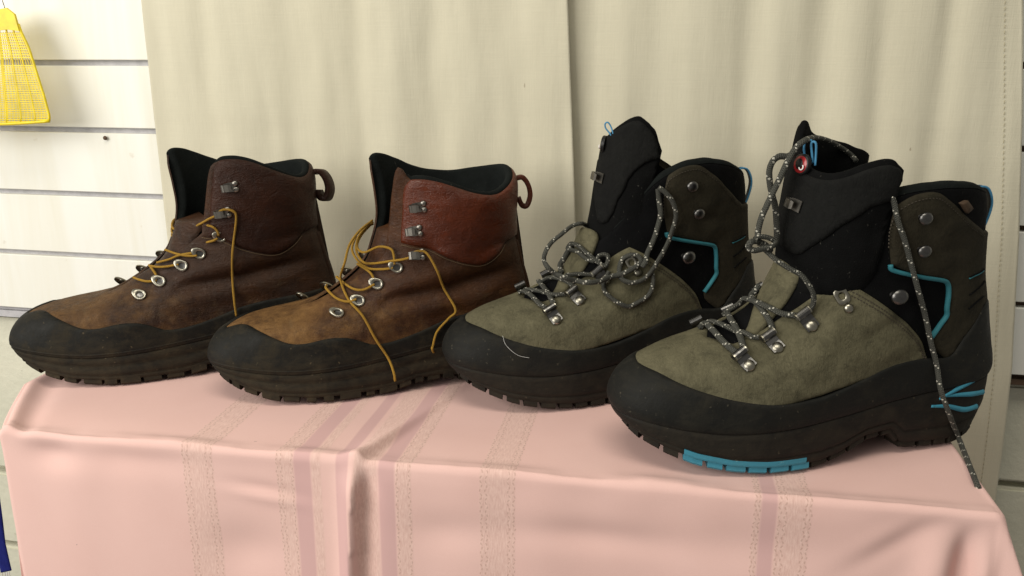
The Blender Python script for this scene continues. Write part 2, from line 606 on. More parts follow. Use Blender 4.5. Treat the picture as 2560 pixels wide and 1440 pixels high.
xl_top, xl_mid = pix_y(350, 0, CUR_Y), pix_y(424, 660, CUR_Y)
sl = (xl_mid[0] - xl_top[0]) / (xl_top[2] - xl_mid[2])
zt, zb = 0.47, -0.50
xs_top, xs_bot = pix_y(1421, 0, CUR_Y), pix_y(1443, 640, CUR_Y)
ss = (xs_bot[0] - xs_top[0]) / (xs_top[2] - xs_bot[2])
xr_top, xr_bot = pix_y(2553, 420, CUR_Y), pix_y(2487, 1290, CUR_Y)
sr = (xr_bot[0] - xr_top[0]) / (xr_top[2] - xr_bot[2])


EDGE_R = np.array([pix_y(*q, CUR_Y) for q in ((2572, -300), (2566, 300), (2557, 597), (2547, 762), (2538, 927), (2526, 1025), (2511, 1147), (2486, 1312), (2462, 1500))])


def px_x(px, py=200):
    return pix_y(px, py, CUR_Y)[0]


L_ = lambda p, s, z: p[0] + s * (p[2] - z)
foldsL = [(px_x(520), 0.016, 0.006, 0.0, 0.3), (px_x(600), 0.03, -0.006, 0.0, 0.2), (px_x(735), 0.016, 0.007, 0.01, 0.5),
          (px_x(830), 0.02, -0.005, 0, 0.2), (px_x(900), 0.014, 0.006, 0.0, 0.6), (px_x(985), 0.022, -0.006, 0, 0.3), (px_x(1085), 0.02, 0.007, 0, 0.5),
          (px_x(1170), 0.02, -0.004, 0, 0.5), (px_x(1290), 0.022, 0.005, 0.02, 0.4), (px_x(1370), 0.02, -0.005, 0.0, 0.2)]
cl, _ = curtain("cotton_curtain", lambda z: L_(xl_top, sl, z), lambda z: L_(xs_top, ss, z), zt, zb, foldsL, 3, CUR_Y, -0.003)
tag(cl, "cream cotton curtain hanging beside the slat wall, behind the brown boots", "curtain", "cream curtains on the wall")
foldsR = [(px_x(1470), 0.014, 0.004, 0.0, 0.3), (px_x(1545), 0.018, -0.006, 0.0, 0.3), (px_x(1640), 0.016, 0.007, -0.02, 0.5), (px_x(1760), 0.025, -0.006, 0, 0.4),
          (px_x(1865), 0.014, 0.008, 0.0, 0.5), (px_x(1960), 0.02, -0.005, 0.0, 0.4), (px_x(2050), 0.014, 0.007, 0.0, 0.4), (px_x(2130), 0.016, -0.007, 0.0, 0.3),
          (px_x(2200), 0.012, 0.005, 0.01, 0.5), (px_x(2275), 0.016, -0.007, 0.0, 0.2), (px_x(2360), 0.012, 0.009, 0.0, 0.2), (px_x(2430), 0.016, -0.004, 0.0, 0.3)]
cr, (rx, ry, rz) = curtain("cotton_curtain", lambda z: L_(xs_top, ss, z) - 0.03, lambda z: np.interp(-z, -EDGE_R[:, 2], EDGE_R[:, 0]), zt, zb, foldsR, 8, CUR_Y + 0.006, 0.002)
tag(cr, "cream cotton curtain hanging behind the grey boots with a stitched side hem", "curtain", "cream curtains on the wall")
# side hem stitches of that curtain
st_v, st_f = [], []
col = int(0.968 * (rx.shape[1] - 1))
zs = np.linspace(0.46, -0.30, 150)
for k, z in enumerate(zs):
    X = np.interp(-z, -rz[:, 0], rx[:, col])
    Yv = np.interp(-z, -rz[:, 0], ry[:, col]) - 0.0010
    b0 = len(st_v)
    for dx, dy, dz in ((-.0003, 0, -.0016), (.0003, 0, -.0016), (.0003, 0, .0016), (-.0003, 0, .0016), (0, -.0004, -.001), (0, -.0004, .001)):
        st_v.append((X + dx, Yv + dy, z + dz))
    st_f += [(b0, b0 + 1, b0 + 4), (b0 + 1, b0 + 2, b0 + 5, b0 + 4), (b0 + 2, b0 + 3, b0 + 5), (b0 + 3, b0, b0 + 4, b0 + 5)]
ho = mesh_obj("hem_stitching", st_v, st_f, M["curtain_thread"], cr)
ho["kind"] = "stuff"

# ------------------------------------------------------------------ pink tablecloth on its table
TX0, TX1, TY0, TY1, DROP, RAD = -0.508, 0.228, 0.540, 0.815, 0.34, 0.006


def bx(px):
    return float(pix_y(px, 1260, TY0)[0])


def mat_cloth():
    m, nt, b = new_mat("pink_woven_cloth")
    h = NT(nt)
    uv = h.n("ShaderNodeUVMap").outputs[0]
    u, v, _ = h.sep(uv)
    ob = h.coord()

    def band(a, c, soft=0.0008):
        n1 = h.maprange(u, a - soft, a + soft)
        n2 = h.maprange(u, c - soft, c + soft)
        return h.math("SUBTRACT", n1, n2)

    def total(lst):
        t = None
        for a, c in lst:
            bd = band(bx(a), bx(c))
            t = bd if t is None else h.math("ADD", t, bd)
        return t

    lace = total([(478, 552), (706, 748), (792, 815), (898, 952), (998, 1036), (1204, 1290), (1884, 1899), (1943, 2026)])
    mauve = total([(750, 790), (853, 884), (957, 996), (1902, 1940)])
    n = h.noise(ob, 12, 4, 0.6)
    c = h.mix(h.maprange(n, 0.3, 0.7), (0.735, 0.48, 0.435), (0.765, 0.51, 0.465))
    # corded bands: fine raised threads along the drop, a little paler
    uvn = h.n("ShaderNodeUVMap").outputs[0]
    mpc = h.n("ShaderNodeMapping")
    mpc.inputs["Scale"].default_value = (900, 160, 1)
    h.lk(uvn, mpc.inputs[0])
    dn = h.noise(mpc.outputs[0], 1.0, 4, 0.7)
    dots = h.math("SUBTRACT", h.math("MULTIPLY", dn, 2.0), 1.0)
    lc = h.mix(h.maprange(dn, 0.35, 0.65), (0.62, 0.40, 0.35), (0.79, 0.565, 0.50))
    c = h.mix(h.math("MULTIPLY", lace, 0.8), c, lc)
    c = h.mix(h.math("MULTIPLY", mauve, 0.7), c, (0.565, 0.345, 0.345))
    # wavering dashed picot threads at the band edges
    wav = h.math("MULTIPLY", h.math("SINE", h.math("MULTIPLY", v, 6.2832 / 0.0085)), 0.0007)
    wav = h.math("ADD", wav, h.math("MULTIPLY", h.math("SUBTRACT", h.noise(ob, 160, 2, 0.5), 0.5), 0.002))
    uw = h.math("ADD", u, wav)
    ln = None
    for e in (480, 492, 536, 549, 708, 718, 744, 1002, 1032, 1207, 1220, 1275, 1288, 1886, 1896, 1948, 1962, 2012, 2024):
        q = h.math("LESS_THAN", h.math("ABSOLUTE", h.math("SUBTRACT", uw, bx(e))), 0.00050)
        ln = q if ln is None else h.math("MAXIMUM", ln, q)
    dash = h.maprange(h.math("SINE", h.math("MULTIPLY", v, 6.2832 / 0.0034)), -0.5, 0.2)
    c = h.mix(h.math("MULTIPLY", h.math("MULTIPLY", ln, dash), 0.5), c, (0.42, 0.26, 0.21))
    fine = h.noise(h.coord("Object", (1400, 1400, 1400)), 1.0, 2, 0.5)
    lint = h.noise(h.coord("Object", (1, 1, 0.6)), 95, 2, 0.5, 1.5)
    c = h.mix(h.maprange(lint, 0.80, 0.815, 0, 0.6), c, (0.2, 0.13, 0.11))
    c = h.mix(h.maprange(fine, 0.3, 0.7, 0.0, 0.12), c, (0.55, 0.33, 0.28))
    h.lk(c, b.inputs["Base Color"])
    b.inputs["Roughness"].default_value = 0.8
    b.inputs["Specular IOR Level"].default_value = 0.2
    b.inputs["Sheen Weight"].default_value = 0.05
    n1 = h.bump(h.math("MULTIPLY", dn, lace), 0.2, 0.0005, b)
    h.bump(fine, 0.15, 0.0004, b, n1)
    return m


M["cloth"] = mat_cloth()
M["wood"] = mat_plain("table_board", (0.30, 0.19, 0.10), 0.6)


def hang(s):
    s = np.maximum(s, 0)
    q = np.minimum(s / RAD, math.pi / 2)
    return RAD * np.sin(q), RAD * (1 - np.cos(q)) + np.maximum(s - RAD * math.pi / 2, 0)


def axis(lo, hi, d, n_in, n_edge, n_drop, both):
    pts = []
    e = np.linspace(0, RAD * 1.6, n_edge)
    dr = np.linspace(RAD * 1.6, d, n_drop)[1:]
    left = np.concatenate([lo - dr[::-1], lo - e[::-1]])
    mid = np.linspace(lo, hi, n_in)[1:-1]
    right = np.concatenate([hi + e, hi + dr]) if both else np.array([hi])
    return np.concatenate([left, mid, right])


cx_ = axis(TX0, TX1, DROP, 330, 7, 60, True)
cy_ = axis(TY0, TY1, DROP, 120, 7, 110, False)
X, Y = np.meshgrid(cx_, cy_)
ox = np.where(X < TX0, TX0 - X, np.where(X > TX1, X - TX1, 0.0))
sx = np.where(X < TX0, -1.0, 1.0)
oy = np.maximum(TY0 - Y, 0.0)
r = np.hypot(ox, oy)
h_, zdrop = hang(r)
phi = np.arctan2(oy, ox)
inx, iny = np.clip(X, TX0, TX1), np.maximum(Y, TY0)
cor = np.sin(2 * phi) * np.where((ox > 0) & (oy > 0), 1.0, 0.0)
flare = np.where(sx < 0, 0.02, 0.50)
PX = inx + sx * (h_ * np.cos(phi) * (r > 0) + cor * flare * np.maximum(zdrop - 0.004, 0) * 0.75)
PY = iny - (h_ * np.sin(phi) * (r > 0) + cor * flare * np.maximum(zdrop - 0.004, 0) * 0.45)
PZ = -zdrop
front = smoothstep(0.0, 0.02, oy)            # 0 on top, 1 on the front drop
top = 1 - smoothstep(0.0, 0.004, r)
# flutes on the front drop, deeper towards the hem
dep = np.maximum(oy - 0.01, 0)
PY -= front * (0.0016 * wob(X * 22, Y * 9, 4, 3) + 0.03 * dep * wob(X * 16, Y * 2.0, 11, 2))
# soft press dents below the edge
for (qx, qy, rw, rh, am) in ((130, 1135, .022, .013, .0045), (330, 1150, .05, .012, .002), (620, 1375, .03, .022, .004), (1120, 1330, .03, .015, .0025),
                             (1480, 1345, .06, .012, .003), (1900, 1370, .05, .02, .003), (2290, 1370, .022, .03, .002)):
    w = pix_y(qx, qy, TY0 - RAD)
    PY += front * am * np.exp(-((X - w[0]) / rw) ** 2 - ((PZ - w[2]) / rh) ** 2)
# slanting crease
c0, c1 = pix_y(540, 1212, TY0 - RAD), pix_y(712, 1243, TY0 - RAD)
tc = (X - c0[0]) / (c1[0] - c0[0])
zc = c0[2] + (c1[2] - c0[2]) * tc
env = np.exp(-((tc - 0.7) / 0.5) ** 2) * front
qz = (PZ - zc) / 0.006
PY -= env * 0.0030 * qz * np.exp(-qz ** 2) * -1.0
# ridge along the front edge and gentle swell on the top
PZ += top * (0.0009 * wob(X * 20, Y * 20, 21, 3) - 0.0016)
PZ += np.exp(-((Y - TY0 - 0.001) / 0.007) ** 2) * (0.0016 + 0.0014 * wob(X * 45, Y * 0, 31, 3)) * (ox == 0)
# the pinched pleat
xp = np.where(oy > 0, bx(906) - 0.06 * oy, bx(906) + 0.29 * (Y - TY0))
d_ = X - xp
ridge = np.where(d_ < 0, np.exp(-(d_ / 0.011) ** 2), np.exp(-(d_ / 0.0042) ** 2))
vall = np.where(d_ > 0, np.exp(-((d_ - 0.006) / 0.008) ** 2), 0)
fade = np.where(oy > 0, 1.0, np.exp(-((Y - TY0) / 0.085) ** 2))
PY -= front * (0.009 * ridge - 0.0055 * vall) * smoothstep(0.0, 0.03, oy)
PZ += (1 - front) * fade * (0.0052 * ridge - 0.001 * vall) * (ox == 0)
# second small fold beside the far corner
wr = pix_y(2405, 1330, TY0 - RAD)
dd = X - wr[0]
PY += front * smoothstep(0.008, 0.05, oy) * (0.009 * np.exp(-((dd - 0.004) / 0.007) ** 2) - 0.005 * np.exp(-((dd + 0.012) / 0.012) ** 2) - 0.005 * np.exp(-((dd - 0.017) / 0.008) ** 2))
# shallow diagonal drag folds toward that corner
wa, wb = pix_y(2090, 1420, TY0 - RAD), pix_y(2330, 1305, TY0 - RAD)
tt = (X - wa[0]) / (wb[0] - wa[0])
zl = wa[2] + (wb[2] - wa[2]) * tt
PY += front * np.exp(-((tt - 0.6) / 0.5) ** 2) * (0.0012 * np.exp(-((PZ - zl + 0.006) / 0.009) ** 2) - 0.0008 * np.exp(-((PZ - zl - 0.008) / 0.009) ** 2))
# rolled ridge inside the short edge on the top
PZ += (1 - front) * np.exp(-((X - TX0 - 0.004) / 0.006) ** 2) * 0.003 * (ox == 0) - (1 - front) * np.exp(-((X - TX0 - 0.018) / 0.008) ** 2) * 0.002 * (ox == 0)
PX = PX - 0.050 * np.clip((np.maximum(Y, TY0) - 0.541) / 0.085, 0, 1) ** 0.9 * (1 - smoothstep(TX0 - 0.0, TX0 + 0.12, X))
cl_v = np.stack([PX, PY, PZ], 2).reshape(-1, 3)
cl_uv = np.stack([X, Y], 2).reshape(-1, 2)
cloth = mesh_obj("tablecloth", cl_v, grid_faces(len(cy_), len(cx_)), M["cloth"], None, True, cl_uv)
tag(cloth, "pale pink tablecloth with woven mauve stripes draped over the table under the boots", "tablecloth")
table = empty("table", ((TX0 + TX1) / 2, (TY0 + TY1) / 2, -0.75))
hw_, hd_ = (TX1 - TX0) / 2 - 0.004, (TY1 - TY0) / 2 - 0.004
link("table_top", bevel_box(-hw_, hw_, -hd_, hd_, 0.722, 0.744, 0.002), M["wood"], table, False)
for qx in (-1, 1):
    for qy in (-1, 1):
        link("leg", bevel_box(qx * (hw_ - .03) - .018, qx * (hw_ - .03) + .018, qy * (hd_ - .03) - .018, qy * (hd_ - .03) + .018, 0.0, 0.7219, 0.002), M["wood"], table, False)
tag(table, "small table hidden under the pink cloth", "table")

# ------------------------------------------------------------------ fly swatter hanging on the slat wall
M["yellow"] = mat_plain("yellow_plastic", (0.80, 0.62, 0.008), 0.4, 0.5)
M["wire"] = mat_metal("zinc_wire", (0.7, 0.68, 0.64), 0.3)
SW_Y = 0.862


def spt(px, py, dy=0.0):
    return pix_y(px, py, SW_Y + dy - 0.004 * smoothstep(60, 300, py))


sw = empty("fly_swatter", spt(-40, 40))
sw_o = np.array(spt(-40, 40))
tag(sw, "yellow plastic fly swatter with a grid blade hung on the white slat wall", "fly swatter")
redge = lambda y: np.interp(y, [40, 78, 120, 180, 240, 292, 303], [40, 52, 72, 91, 110, 124, 122])
ledge = lambda y: -80 - (redge(y) - 40) * 0.95


def swbox(name, pts, thick, parent=sw, mat=None):
    """Closed thin bar through pixel quads: pts = outline pixels in order."""
    vs = [spt(*q) - sw_o for q in pts]
    n = len(vs)
    vs += [v + np.array([0, -thick, 0]) for v in vs]
    fs = [tuple(range(n)), tuple(range(n, 2 * n))[::-1]] + [(k, k + n, (k + 1) % n + n, (k + 1) % n) for k in range(n)]
    return vs, fs


v, f = swbox("neck_block", [(-80, 40), (20, 20), (40, 36), (52, 78), (20, 74), (-30, 80), (-90, 78)], 0.003)
mesh_obj("neck_block", v, f, M["yellow"], sw, False)
for side in (0, 1):
    e = redge if side else ledge
    ys = np.linspace(60, 305, 26)
    path = [spt(e(y), y) - sw_o for y in ys]
    tube("rim", path, 0.0016, M["yellow"], sw, 6)
bot = [spt(x, 303 + 8 * math.sin((x + 190) / 312 * math.pi)) - sw_o for x in np.linspace(ledge(303), redge(303), 24)]
tube("rim", bot, 0.0018, M["yellow"], sw, 6)
for q in np.linspace(0.125, 0.875, 7):
    ys = np.linspace(70, 306, 20)
    path = [spt(ledge(y) + (redge(y) - ledge(y)) * q, y) - sw_o for y in ys]
    tube("rib", path, 0.0011, M["yellow"], sw, 6)
gv, gf = [], []
ys = np.concatenate([np.arange(84, 150, 6.6), np.arange(164, 306, 5.6)])
for y in ys:
    a = [spt(ledge(y), y - 1.2), spt(redge(y), y - 1.2), spt(redge(y), y + 1.5), spt(ledge(y), y + 1.5)]
    b0 = len(gv)
    gv += [q - sw_o + np.array([0, 0.0005, 0]) for q in a] + [q - sw_o + np.array([0, -0.0007, 0]) for q in a]
    gf += [tuple(b0 + i for i in t) for t in ((0, 1, 2, 3), (7, 6, 5, 4), (0, 4, 5, 1), (2, 6, 7, 3), (1, 5, 6, 2), (3, 7, 4, 0))]
# thin uprights of the grid
for q in np.linspace(0.03, 0.97, 32):
    p0, p1 = (ledge(80) + (redge(80) - ledge(80)) * q, 80), (ledge(304) + (redge(304) - ledge(304)) * q, 304)
    n = 8
    for k in range(n):
        y0, y1 = 80 + 224 * k / n, 80 + 224 * (k + 1) / n
        xa, xb = ledge(y0) + (redge(y0) - ledge(y0)) * q, ledge(y1) + (redge(y1) - ledge(y1)) * q
        b0 = len(gv)
        a = [spt(xa - 0.5, y0), spt(xa + 0.5, y0), spt(xb + 0.5, y1), spt(xb - 0.5, y1)]
        gv += [w - sw_o + np.array([0, 0.0004, 0]) for w in a] + [w - sw_o + np.array([0, -0.0005, 0]) for w in a]
        gf += [tuple(b0 + i for i in t) for t in ((0, 1, 2, 3), (7, 6, 5, 4), (0, 4, 5, 1), (2, 6, 7, 3), (1, 5, 6, 2), (3, 7, 4, 0))]
g = mesh_obj("blade_grid", gv, gf, M["yellow"], sw, False)
g["kind"] = "stuff"
for dxp in (0, -34):
    tube("handle_wire", spline([spt(-20 + dxp * 0.4, -320) - sw_o, spt(-8 + dxp, -60) - sw_o, spt(2 + dxp, -8) - sw_o, spt(14 + dxp, 30) - sw_o, spt(18 + dxp, 60) - sw_o], 24), 0.0011, M["wire"], sw, 6)

# ------------------------------------------------------------------ blue strap end by the table corner
M["navy"] = mat_fabric("navy_webbing", (0.012, 0.016, 0.13), 0.3, 900, 0.8)
sy = 0.66
ax = [(-26, 1180, 34), (-16, 1240, 30), (-6, 1300, 26), (2, 1360, 24), (12, 1405, 24), (17, 1428, 25)]
rows = []
for i, (x, y, w) in enumerate(ax):
    a, b_ = pix_y(x - w / 2, y + w * 0.1, sy), pix_y(x + w / 2, y - w * 0.1, sy - 0.004)
    rows.append((a, b_))
sv = [q for rw in rows for q in rw]
strap = empty("hanging_strap", sv[0])
o0 = np.array(sv[0])
sob = mesh_obj("webbing", [q - o0 for q in sv], grid_faces(len(rows), 2), M["navy"], strap)
md = sob.modifiers.new("thickness", "SOLIDIFY")
md.thickness = 0.0012
sub = sob.modifiers.new("sub", "SUBSURF")
sub.levels = sub.render_levels = 2
sub.subdivision_type = "SIMPLE"
M["frayed"] = mat_plain("pale_thread", (0.6, 0.6, 0.58), 0.8)
for k in range(5):
    q0 = rows[-1][0] + (rows[-1][1] - rows[-1][0]) * (0.1 + 0.2 * k) - o0
    tube("frayed_thread", spline([q0 + np.array([0, 0, 0.003]), q0 + np.array([RNG.uniform(-.002, .002), -.001, -0.004]), q0 + np.array([RNG.uniform(-.004, .004), 0, -0.009])], 8), 0.0005, M["frayed"], strap, 5)
tag(strap, "dark blue webbing strap end with a frayed tip hanging beside the pink cloth", "strap")


# ------------------------------------------------------------------ boots: shared machinery
GF = np.array([(0, 1.08), (.1, 1.06), (.2, 1.05), (.33, 1.05), (.5, .90), (.67, .78), (.84, .84), (1, .90)])
_gs = np.linspace(0, 1, 200)
_gfine = np.interp(_gs, GF[:, 0], GF[:, 1])
for _ in range(3):
    _gfine = np.convolve(np.pad(_gfine, 8, mode="edge"), np.ones(17) / 17, "valid")


class Boot:
    def __init__(s, name, ball_px, toe_px, heading, rings, scale=1.0, dents=(), seed=1):
        a = math.radians(heading)
        s.ax = np.array([math.cos(a), math.sin(a), 0.0])
        s.nx = np.array([-math.sin(a), math.cos(a), 0.0])
        p0 = pix_z(*ball_px, 0.0) + 0.05 * s.nx
        o, d = pray(*toe_px)
        w = o + d * (((p0 - o) @ s.nx) / (d @ s.nx))
        s.o = p0 + s.ax * ((w - p0) @ s.ax)
        s.o[2] = 0.0
        s.root = empty(name, s.o, a)
        s.k = scale
        s.dents = dents
        s.seed = seed
        R = np.array(rings, float)       # xf zf xb zb w k p sag
        R[:, :5] *= scale
        R[:, 7] *= scale
        n = len(R)
        s.nt = n - 1
        s.tt = np.linspace(0, n - 1, (n - 1) * 24 + 1)
        P = np.vstack([2 * R[0] - R[1], R, 2 * R[-1] - R[-2]])
        i = np.minimum(s.tt.astype(int), n - 2)
        f = (s.tt - i)[:, None]
        A, B, C, D = P[i], P[i + 1], P[i + 2], P[i + 3]
        s.tab = 0.5 * (2 * B + (C - A) * f + (2 * A - 5 * B + 4 * C - D) * f ** 2 + (3 * B - A - 3 * C + D) * f ** 3)
        s.tab[:, 5] = np.clip(s.tab[:, 5], 0, 1)
        s._bvh()

    def S(s, th, t):
        th, t = np.broadcast_arrays(np.asarray(th, float), np.asarray(t, float))
        over = np.maximum(t - s.nt, 0.0)
        tc = np.clip(t, 0, s.nt)
        q = [np.interp(tc, s.tt, s.tab[:, k]) for k in range(8)]
        xf, zf, xb, zb, w, k, p, sag = q
        c = np.cos(th)
        u = (1 - c) / 2
        sn = np.sin(th)
        g = np.interp(u, _gs, _gfine) * (1 - k) + k
        y = np.sign(sn) * w * np.abs(sn) ** p * g
        x = xf + (xb - xf) * u
        z = zf + (zb - zf) * u + over * 0.012
        ub = np.clip(u / 0.27, 0, 1) * 0.5 * (u < 0.27) + (0.5 + 0.5 * np.clip((u - 0.27) / 0.5, 0, 1)) * (u >= 0.27)
        z = z - sag * np.sin(ub * math.pi) ** 1.3
        out = np.stack([x, y, z], -1)
        if len(s.dents):
            dd = np.zeros_like(x)
            for (dx, dz, rx, rz, ang, dep, side) in s.dents:
                ca, sa = math.cos(ang), math.sin(ang)
                ux, uz = (x - dx * s.k), (z - dz * s.k)
                e = np.exp(-((ux * ca + uz * sa) / rx) ** 2 - ((-ux * sa + uz * ca) / rz) ** 2)
                if side:
                    e = e * (np.sign(y) == side)
                dd += dep * e
            dd += 0.0007 * wob(x * 70 + y * 30, z * 90 - y * 20, s.seed, 3) * smoothstep(0.8, 3.0, t)
            fade = np.clip(np.abs(y) / 0.02, 0, 1)
            out[..., 1] += -np.sign(y) * dd * fade
            out[..., 2] += -dd * (1 - fade) * 0.6
        return out

    def N(s, th, t):
        e = 2e-2
        a = s.S(np.asarray(th) + e, t) - s.S(np.asarray(th) - e, t)
        tt = np.asarray(t, float)
        b = s.S(th, tt + e) - s.S(th, np.maximum(tt - e, 0))
        n = np.cross(b, a)
        l = np.linalg.norm(n, axis=-1, keepdims=True)
        return n / np.maximum(l, 1e-12)

    def _bvh(s):
        s.nth, s.ntt = 241, 14 * s.nt + 1
        th = np.linspace(-math.pi, math.pi, s.nth)
        t = np.linspace(0, s.nt, s.ntt)
        T, TH = np.meshgrid(t, th, indexing="ij")
        v = s.S(TH, T).reshape(-1, 3)
        f = grid_faces(s.ntt, s.nth)
        s.bth, s.bt = th, t
        s.bvh = BVHTree.FromPolygons([Vector(q) for q in v], f)

    # rays in boot coordinates
    def lray(s, px, py):
        o, d = pray(px, py)
        v = o - s.o
        return (np.array([v @ s.ax, v @ s.nx, v[2]]), np.array([d @ s.ax, d @ s.nx, d[2]]))

    def at_y(s, px, py, y):
        o, d = s.lray(px, py)
        return o + d * ((y - o[1]) / d[1])

    def at_x(s, px, py, x):
        o, d = s.lray(px, py)
        return o + d * ((x - o[0]) / d[0])

    def at_z(s, px, py, z):
        o, d = s.lray(px, py)
        return o + d * ((z - o[2]) / d[2])

    def hit(s, px, py, bvh=None):
        o, d = s.lray(px, py)
        r = (bvh or s.bvh).ray_cast(Vector(o), Vector(d).normalized())
        if r[0] is None:
            # nearest approach to the surface
            dn = d / np.linalg.norm(d)
            best = None
            for q in np.linspace(0.35, 1.1, 40):
                r2 = (bvh or s.bvh).find_nearest(Vector(o + dn * q))
                if r2[0] is not None and (best is None or r2[3] < best[3]):
                    best = r2
            r = best
        n = np.array(r[1])
        if n @ d > 0:
            n = -n
        return np.array(r[0]), n, r[2]

    def uv(s, px, py):
        p, n, fi = s.hit(px, py)
        i, j = divmod(fi, s.nth - 1)
        th, t = s.bth[j], s.bt[i]
        dth, dt = s.bth[1] - s.bth[0], s.bt[1] - s.bt[0]
        q = np.array([th + dth / 2, t + dt / 2])
        for _ in range(6):
            e = 1e-3
            f0 = s.S(q[0], q[1])
            J = np.stack([(s.S(q[0] + e, q[1]) - f0) / e, (s.S(q[0], q[1] + e) - f0) / e], 1)
            dq = np.linalg.lstsq(J, p - f0, rcond=None)[0]
            q = q + np.clip(dq, -0.06, 0.06)
        q[1] = min(max(q[1], 0.0), s.nt)
        return (float(q[0]), float(q[1]))

    def uvs(s, pts):
        return np.array([s.uv(*q) for q in pts])

    def panel(s, name, loop, mat, off=0.0012, edge=0.004, sink=0.0004, dth=0.05, dt=0.18, parent=None, puff=None, seam=True, skirt=-0.0012):
        """Patch of the boot skin bounded by loop (theta, t); edges ease down to the skin."""
        return panel_on(s, name, loop, mat, s.S, s.N, off, edge, sink, dth, dt, parent, puff, seam, skirt)


def panel_on(s, name, loop, mat, S, N, off, edge, sink, dth, dt, parent=None, puff=None, seam=True, skirt=None):
    loop = np.asarray(loop, float)
    keep = [0]
    for i in range(1, len(loop)):
        if np.abs(loop[i] - loop[keep[-1]]).max() > 2e-3:
            keep.append(i)
    loop = loop[keep]
    if np.abs(loop[0] - loop[-1]).max() < 2e-3:
        loop = loop[:-1]
    sc = np.array([1 / dth, 1 / dt])
    L = loop * sc
    lo, hi = L.min(0), L.max(0)
    gx, gy = np.meshgrid(np.arange(lo[0] + 0.5, hi[0], 1.0), np.arange(lo[1] + 0.5, hi[1], 1.0))
    G = np.stack([gx.ravel(), gy.ravel()], 1)
    # keep grid points away from the border
    nxt = np.roll(L, -1, axis=0)
    md = np.full(len(G), 1e9)
    for a, b in zip(L, nxt):
        ab = b - a
        tt = np.clip(((G - a) @ ab) / max(ab @ ab, 1e-12), 0, 1)
        md = np.minimum(md, np.linalg.norm(G - (a + tt[:, None] * ab), axis=1))
    G = G[md > 0.42]
    n = len(L)
    pts = [Vector(q) for q in L] + [Vector(q) for q in G]
    r = delaunay_2d_cdt(pts, [(i, (i + 1) % n) for i in range(n)], [list(range(n))], 1, 1e-6)
    V2 = np.array([tuple(q) for q in r[0]]) / sc
    faces = [tuple(f) for f in r[2]]
    used = sorted({i for f in faces for i in f})
    mp = {u: k for k, u in enumerate(used)}
    V2 = V2[used]
    faces = [tuple(mp[i] for i in f) for f in faces]
    base = S(V2[:, 0], V2[:, 1])
    nrm = N(V2[:, 0], V2[:, 1])
    # border distance in metres
    bl = np.vstack([np.linspace(a, b, 4, endpoint=False) for a, b in zip(loop, np.roll(loop, -1, axis=0))])
    if seam:
        bl = bl[np.abs(np.abs(bl[:, 0]) - math.pi) > 1e-3]
    bp = S(bl[:, 0], bl[:, 1])
    d = np.full(len(base), 1e9)
    for i in range(0, len(bp), 400):
        d = np.minimum(d, np.linalg.norm(base[:, None, :] - bp[None, i:i + 400, :], axis=2).min(1))
    e = np.clip(d / edge, 0, 1)
    e = np.sqrt(np.maximum(1 - (1 - e) ** 2, 0))
    o_ = -sink + (off + sink) * e
    if puff is not None:
        o_ = o_ + puff(V2[:, 0], V2[:, 1], d)
    v = base + nrm * o_[:, None]
    if skirt is not None:
        cnt = {}
        for f in faces:
            for i in range(len(f)):
                a, c = f[i], f[(i + 1) % len(f)]
                cnt.setdefault((min(a, c), max(a, c)), []).append((a, c))
        rim = [q[0] for q in cnt.values() if len(q) == 1]
        ids = {}
        extra = []
        for a, c in rim:
            for w in (a, c):
                if w not in ids:
                    ids[w] = len(v) + len(extra)
                    extra.append(base[w] + nrm[w] * skirt)
        faces = faces + [(c, a, ids[a], ids[c]) for a, c in rim]
        v = np.vstack([v, np.array(extra)])
    return mesh_obj(name, v, faces, mat, parent or s.root)


def outline(boot, t=0.0, n=240):
    th = np.linspace(-math.pi, math.pi, n, endpoint=False)
    p = boot.S(th, np.full(n, t))
    tg = np.roll(p, -1, 0) - np.roll(p, 1, 0)
    nr = np.stack([tg[:, 1], -tg[:, 0]], 1)
    nr /= np.linalg.norm(nr, axis=1)[:, None] + 1e-12
    if (nr[n // 2] @ np.array([-1, 0])) < 0:      # theta = 0 is the toe, outward is -x
        nr = -nr
    return th, p, nr


def make_sole(boot, zb, layers, mat, lug_h, name="sole"):
    th, p, nr = outline(boot)
    n = len(p)
    vs = []
    zbot = zb(p[:, 0] / boot.k) * boot.k + lug_h
    for f, off in layers:
        q = p.copy()
        tap = 0.0075 * f ** 1.5 * np.clip(1 - p[:, 0] / (0.05 * boot.k), 0, 1) + 0.004 * f ** 2 * np.clip((p[:, 0] / boot.k - 0.27) / 0.03, 0, 1)
        q[:, :2] += nr * (off - tap)[:, None]
        q[:, 2] = p[:, 2] * (1 - f) + zbot * f
        vs.append(q)
    nl = len(layers)
    v = np.vstack(vs)
    fs = grid_faces(nl, n, wrap=True)
    c = len(v)
    inner = vs[-1].copy()
    ctr = np.array([p[:, 0].mean(), 0])
    inner[:, 1] *= 0.3
    inner[:, 2] = zb(inner[:, 0] / boot.k) * boot.k + lug_h
    v = np.vstack([v, inner])
    fs += grid_faces(2, n, wrap=True, base=(nl - 1) * n)
    # close the narrow strip along the middle: match left and right by index mirror
    for i in range(1, n // 2):
        a, b = c + i, c + (n - i) % n
        a2, b2 = c + i + 1, c + (n - i - 1) % n
        if i < n // 2 - 1:
            fs.append((a, a2, b2, b))
    return mesh_obj(name, v, fs, mat, boot.root)


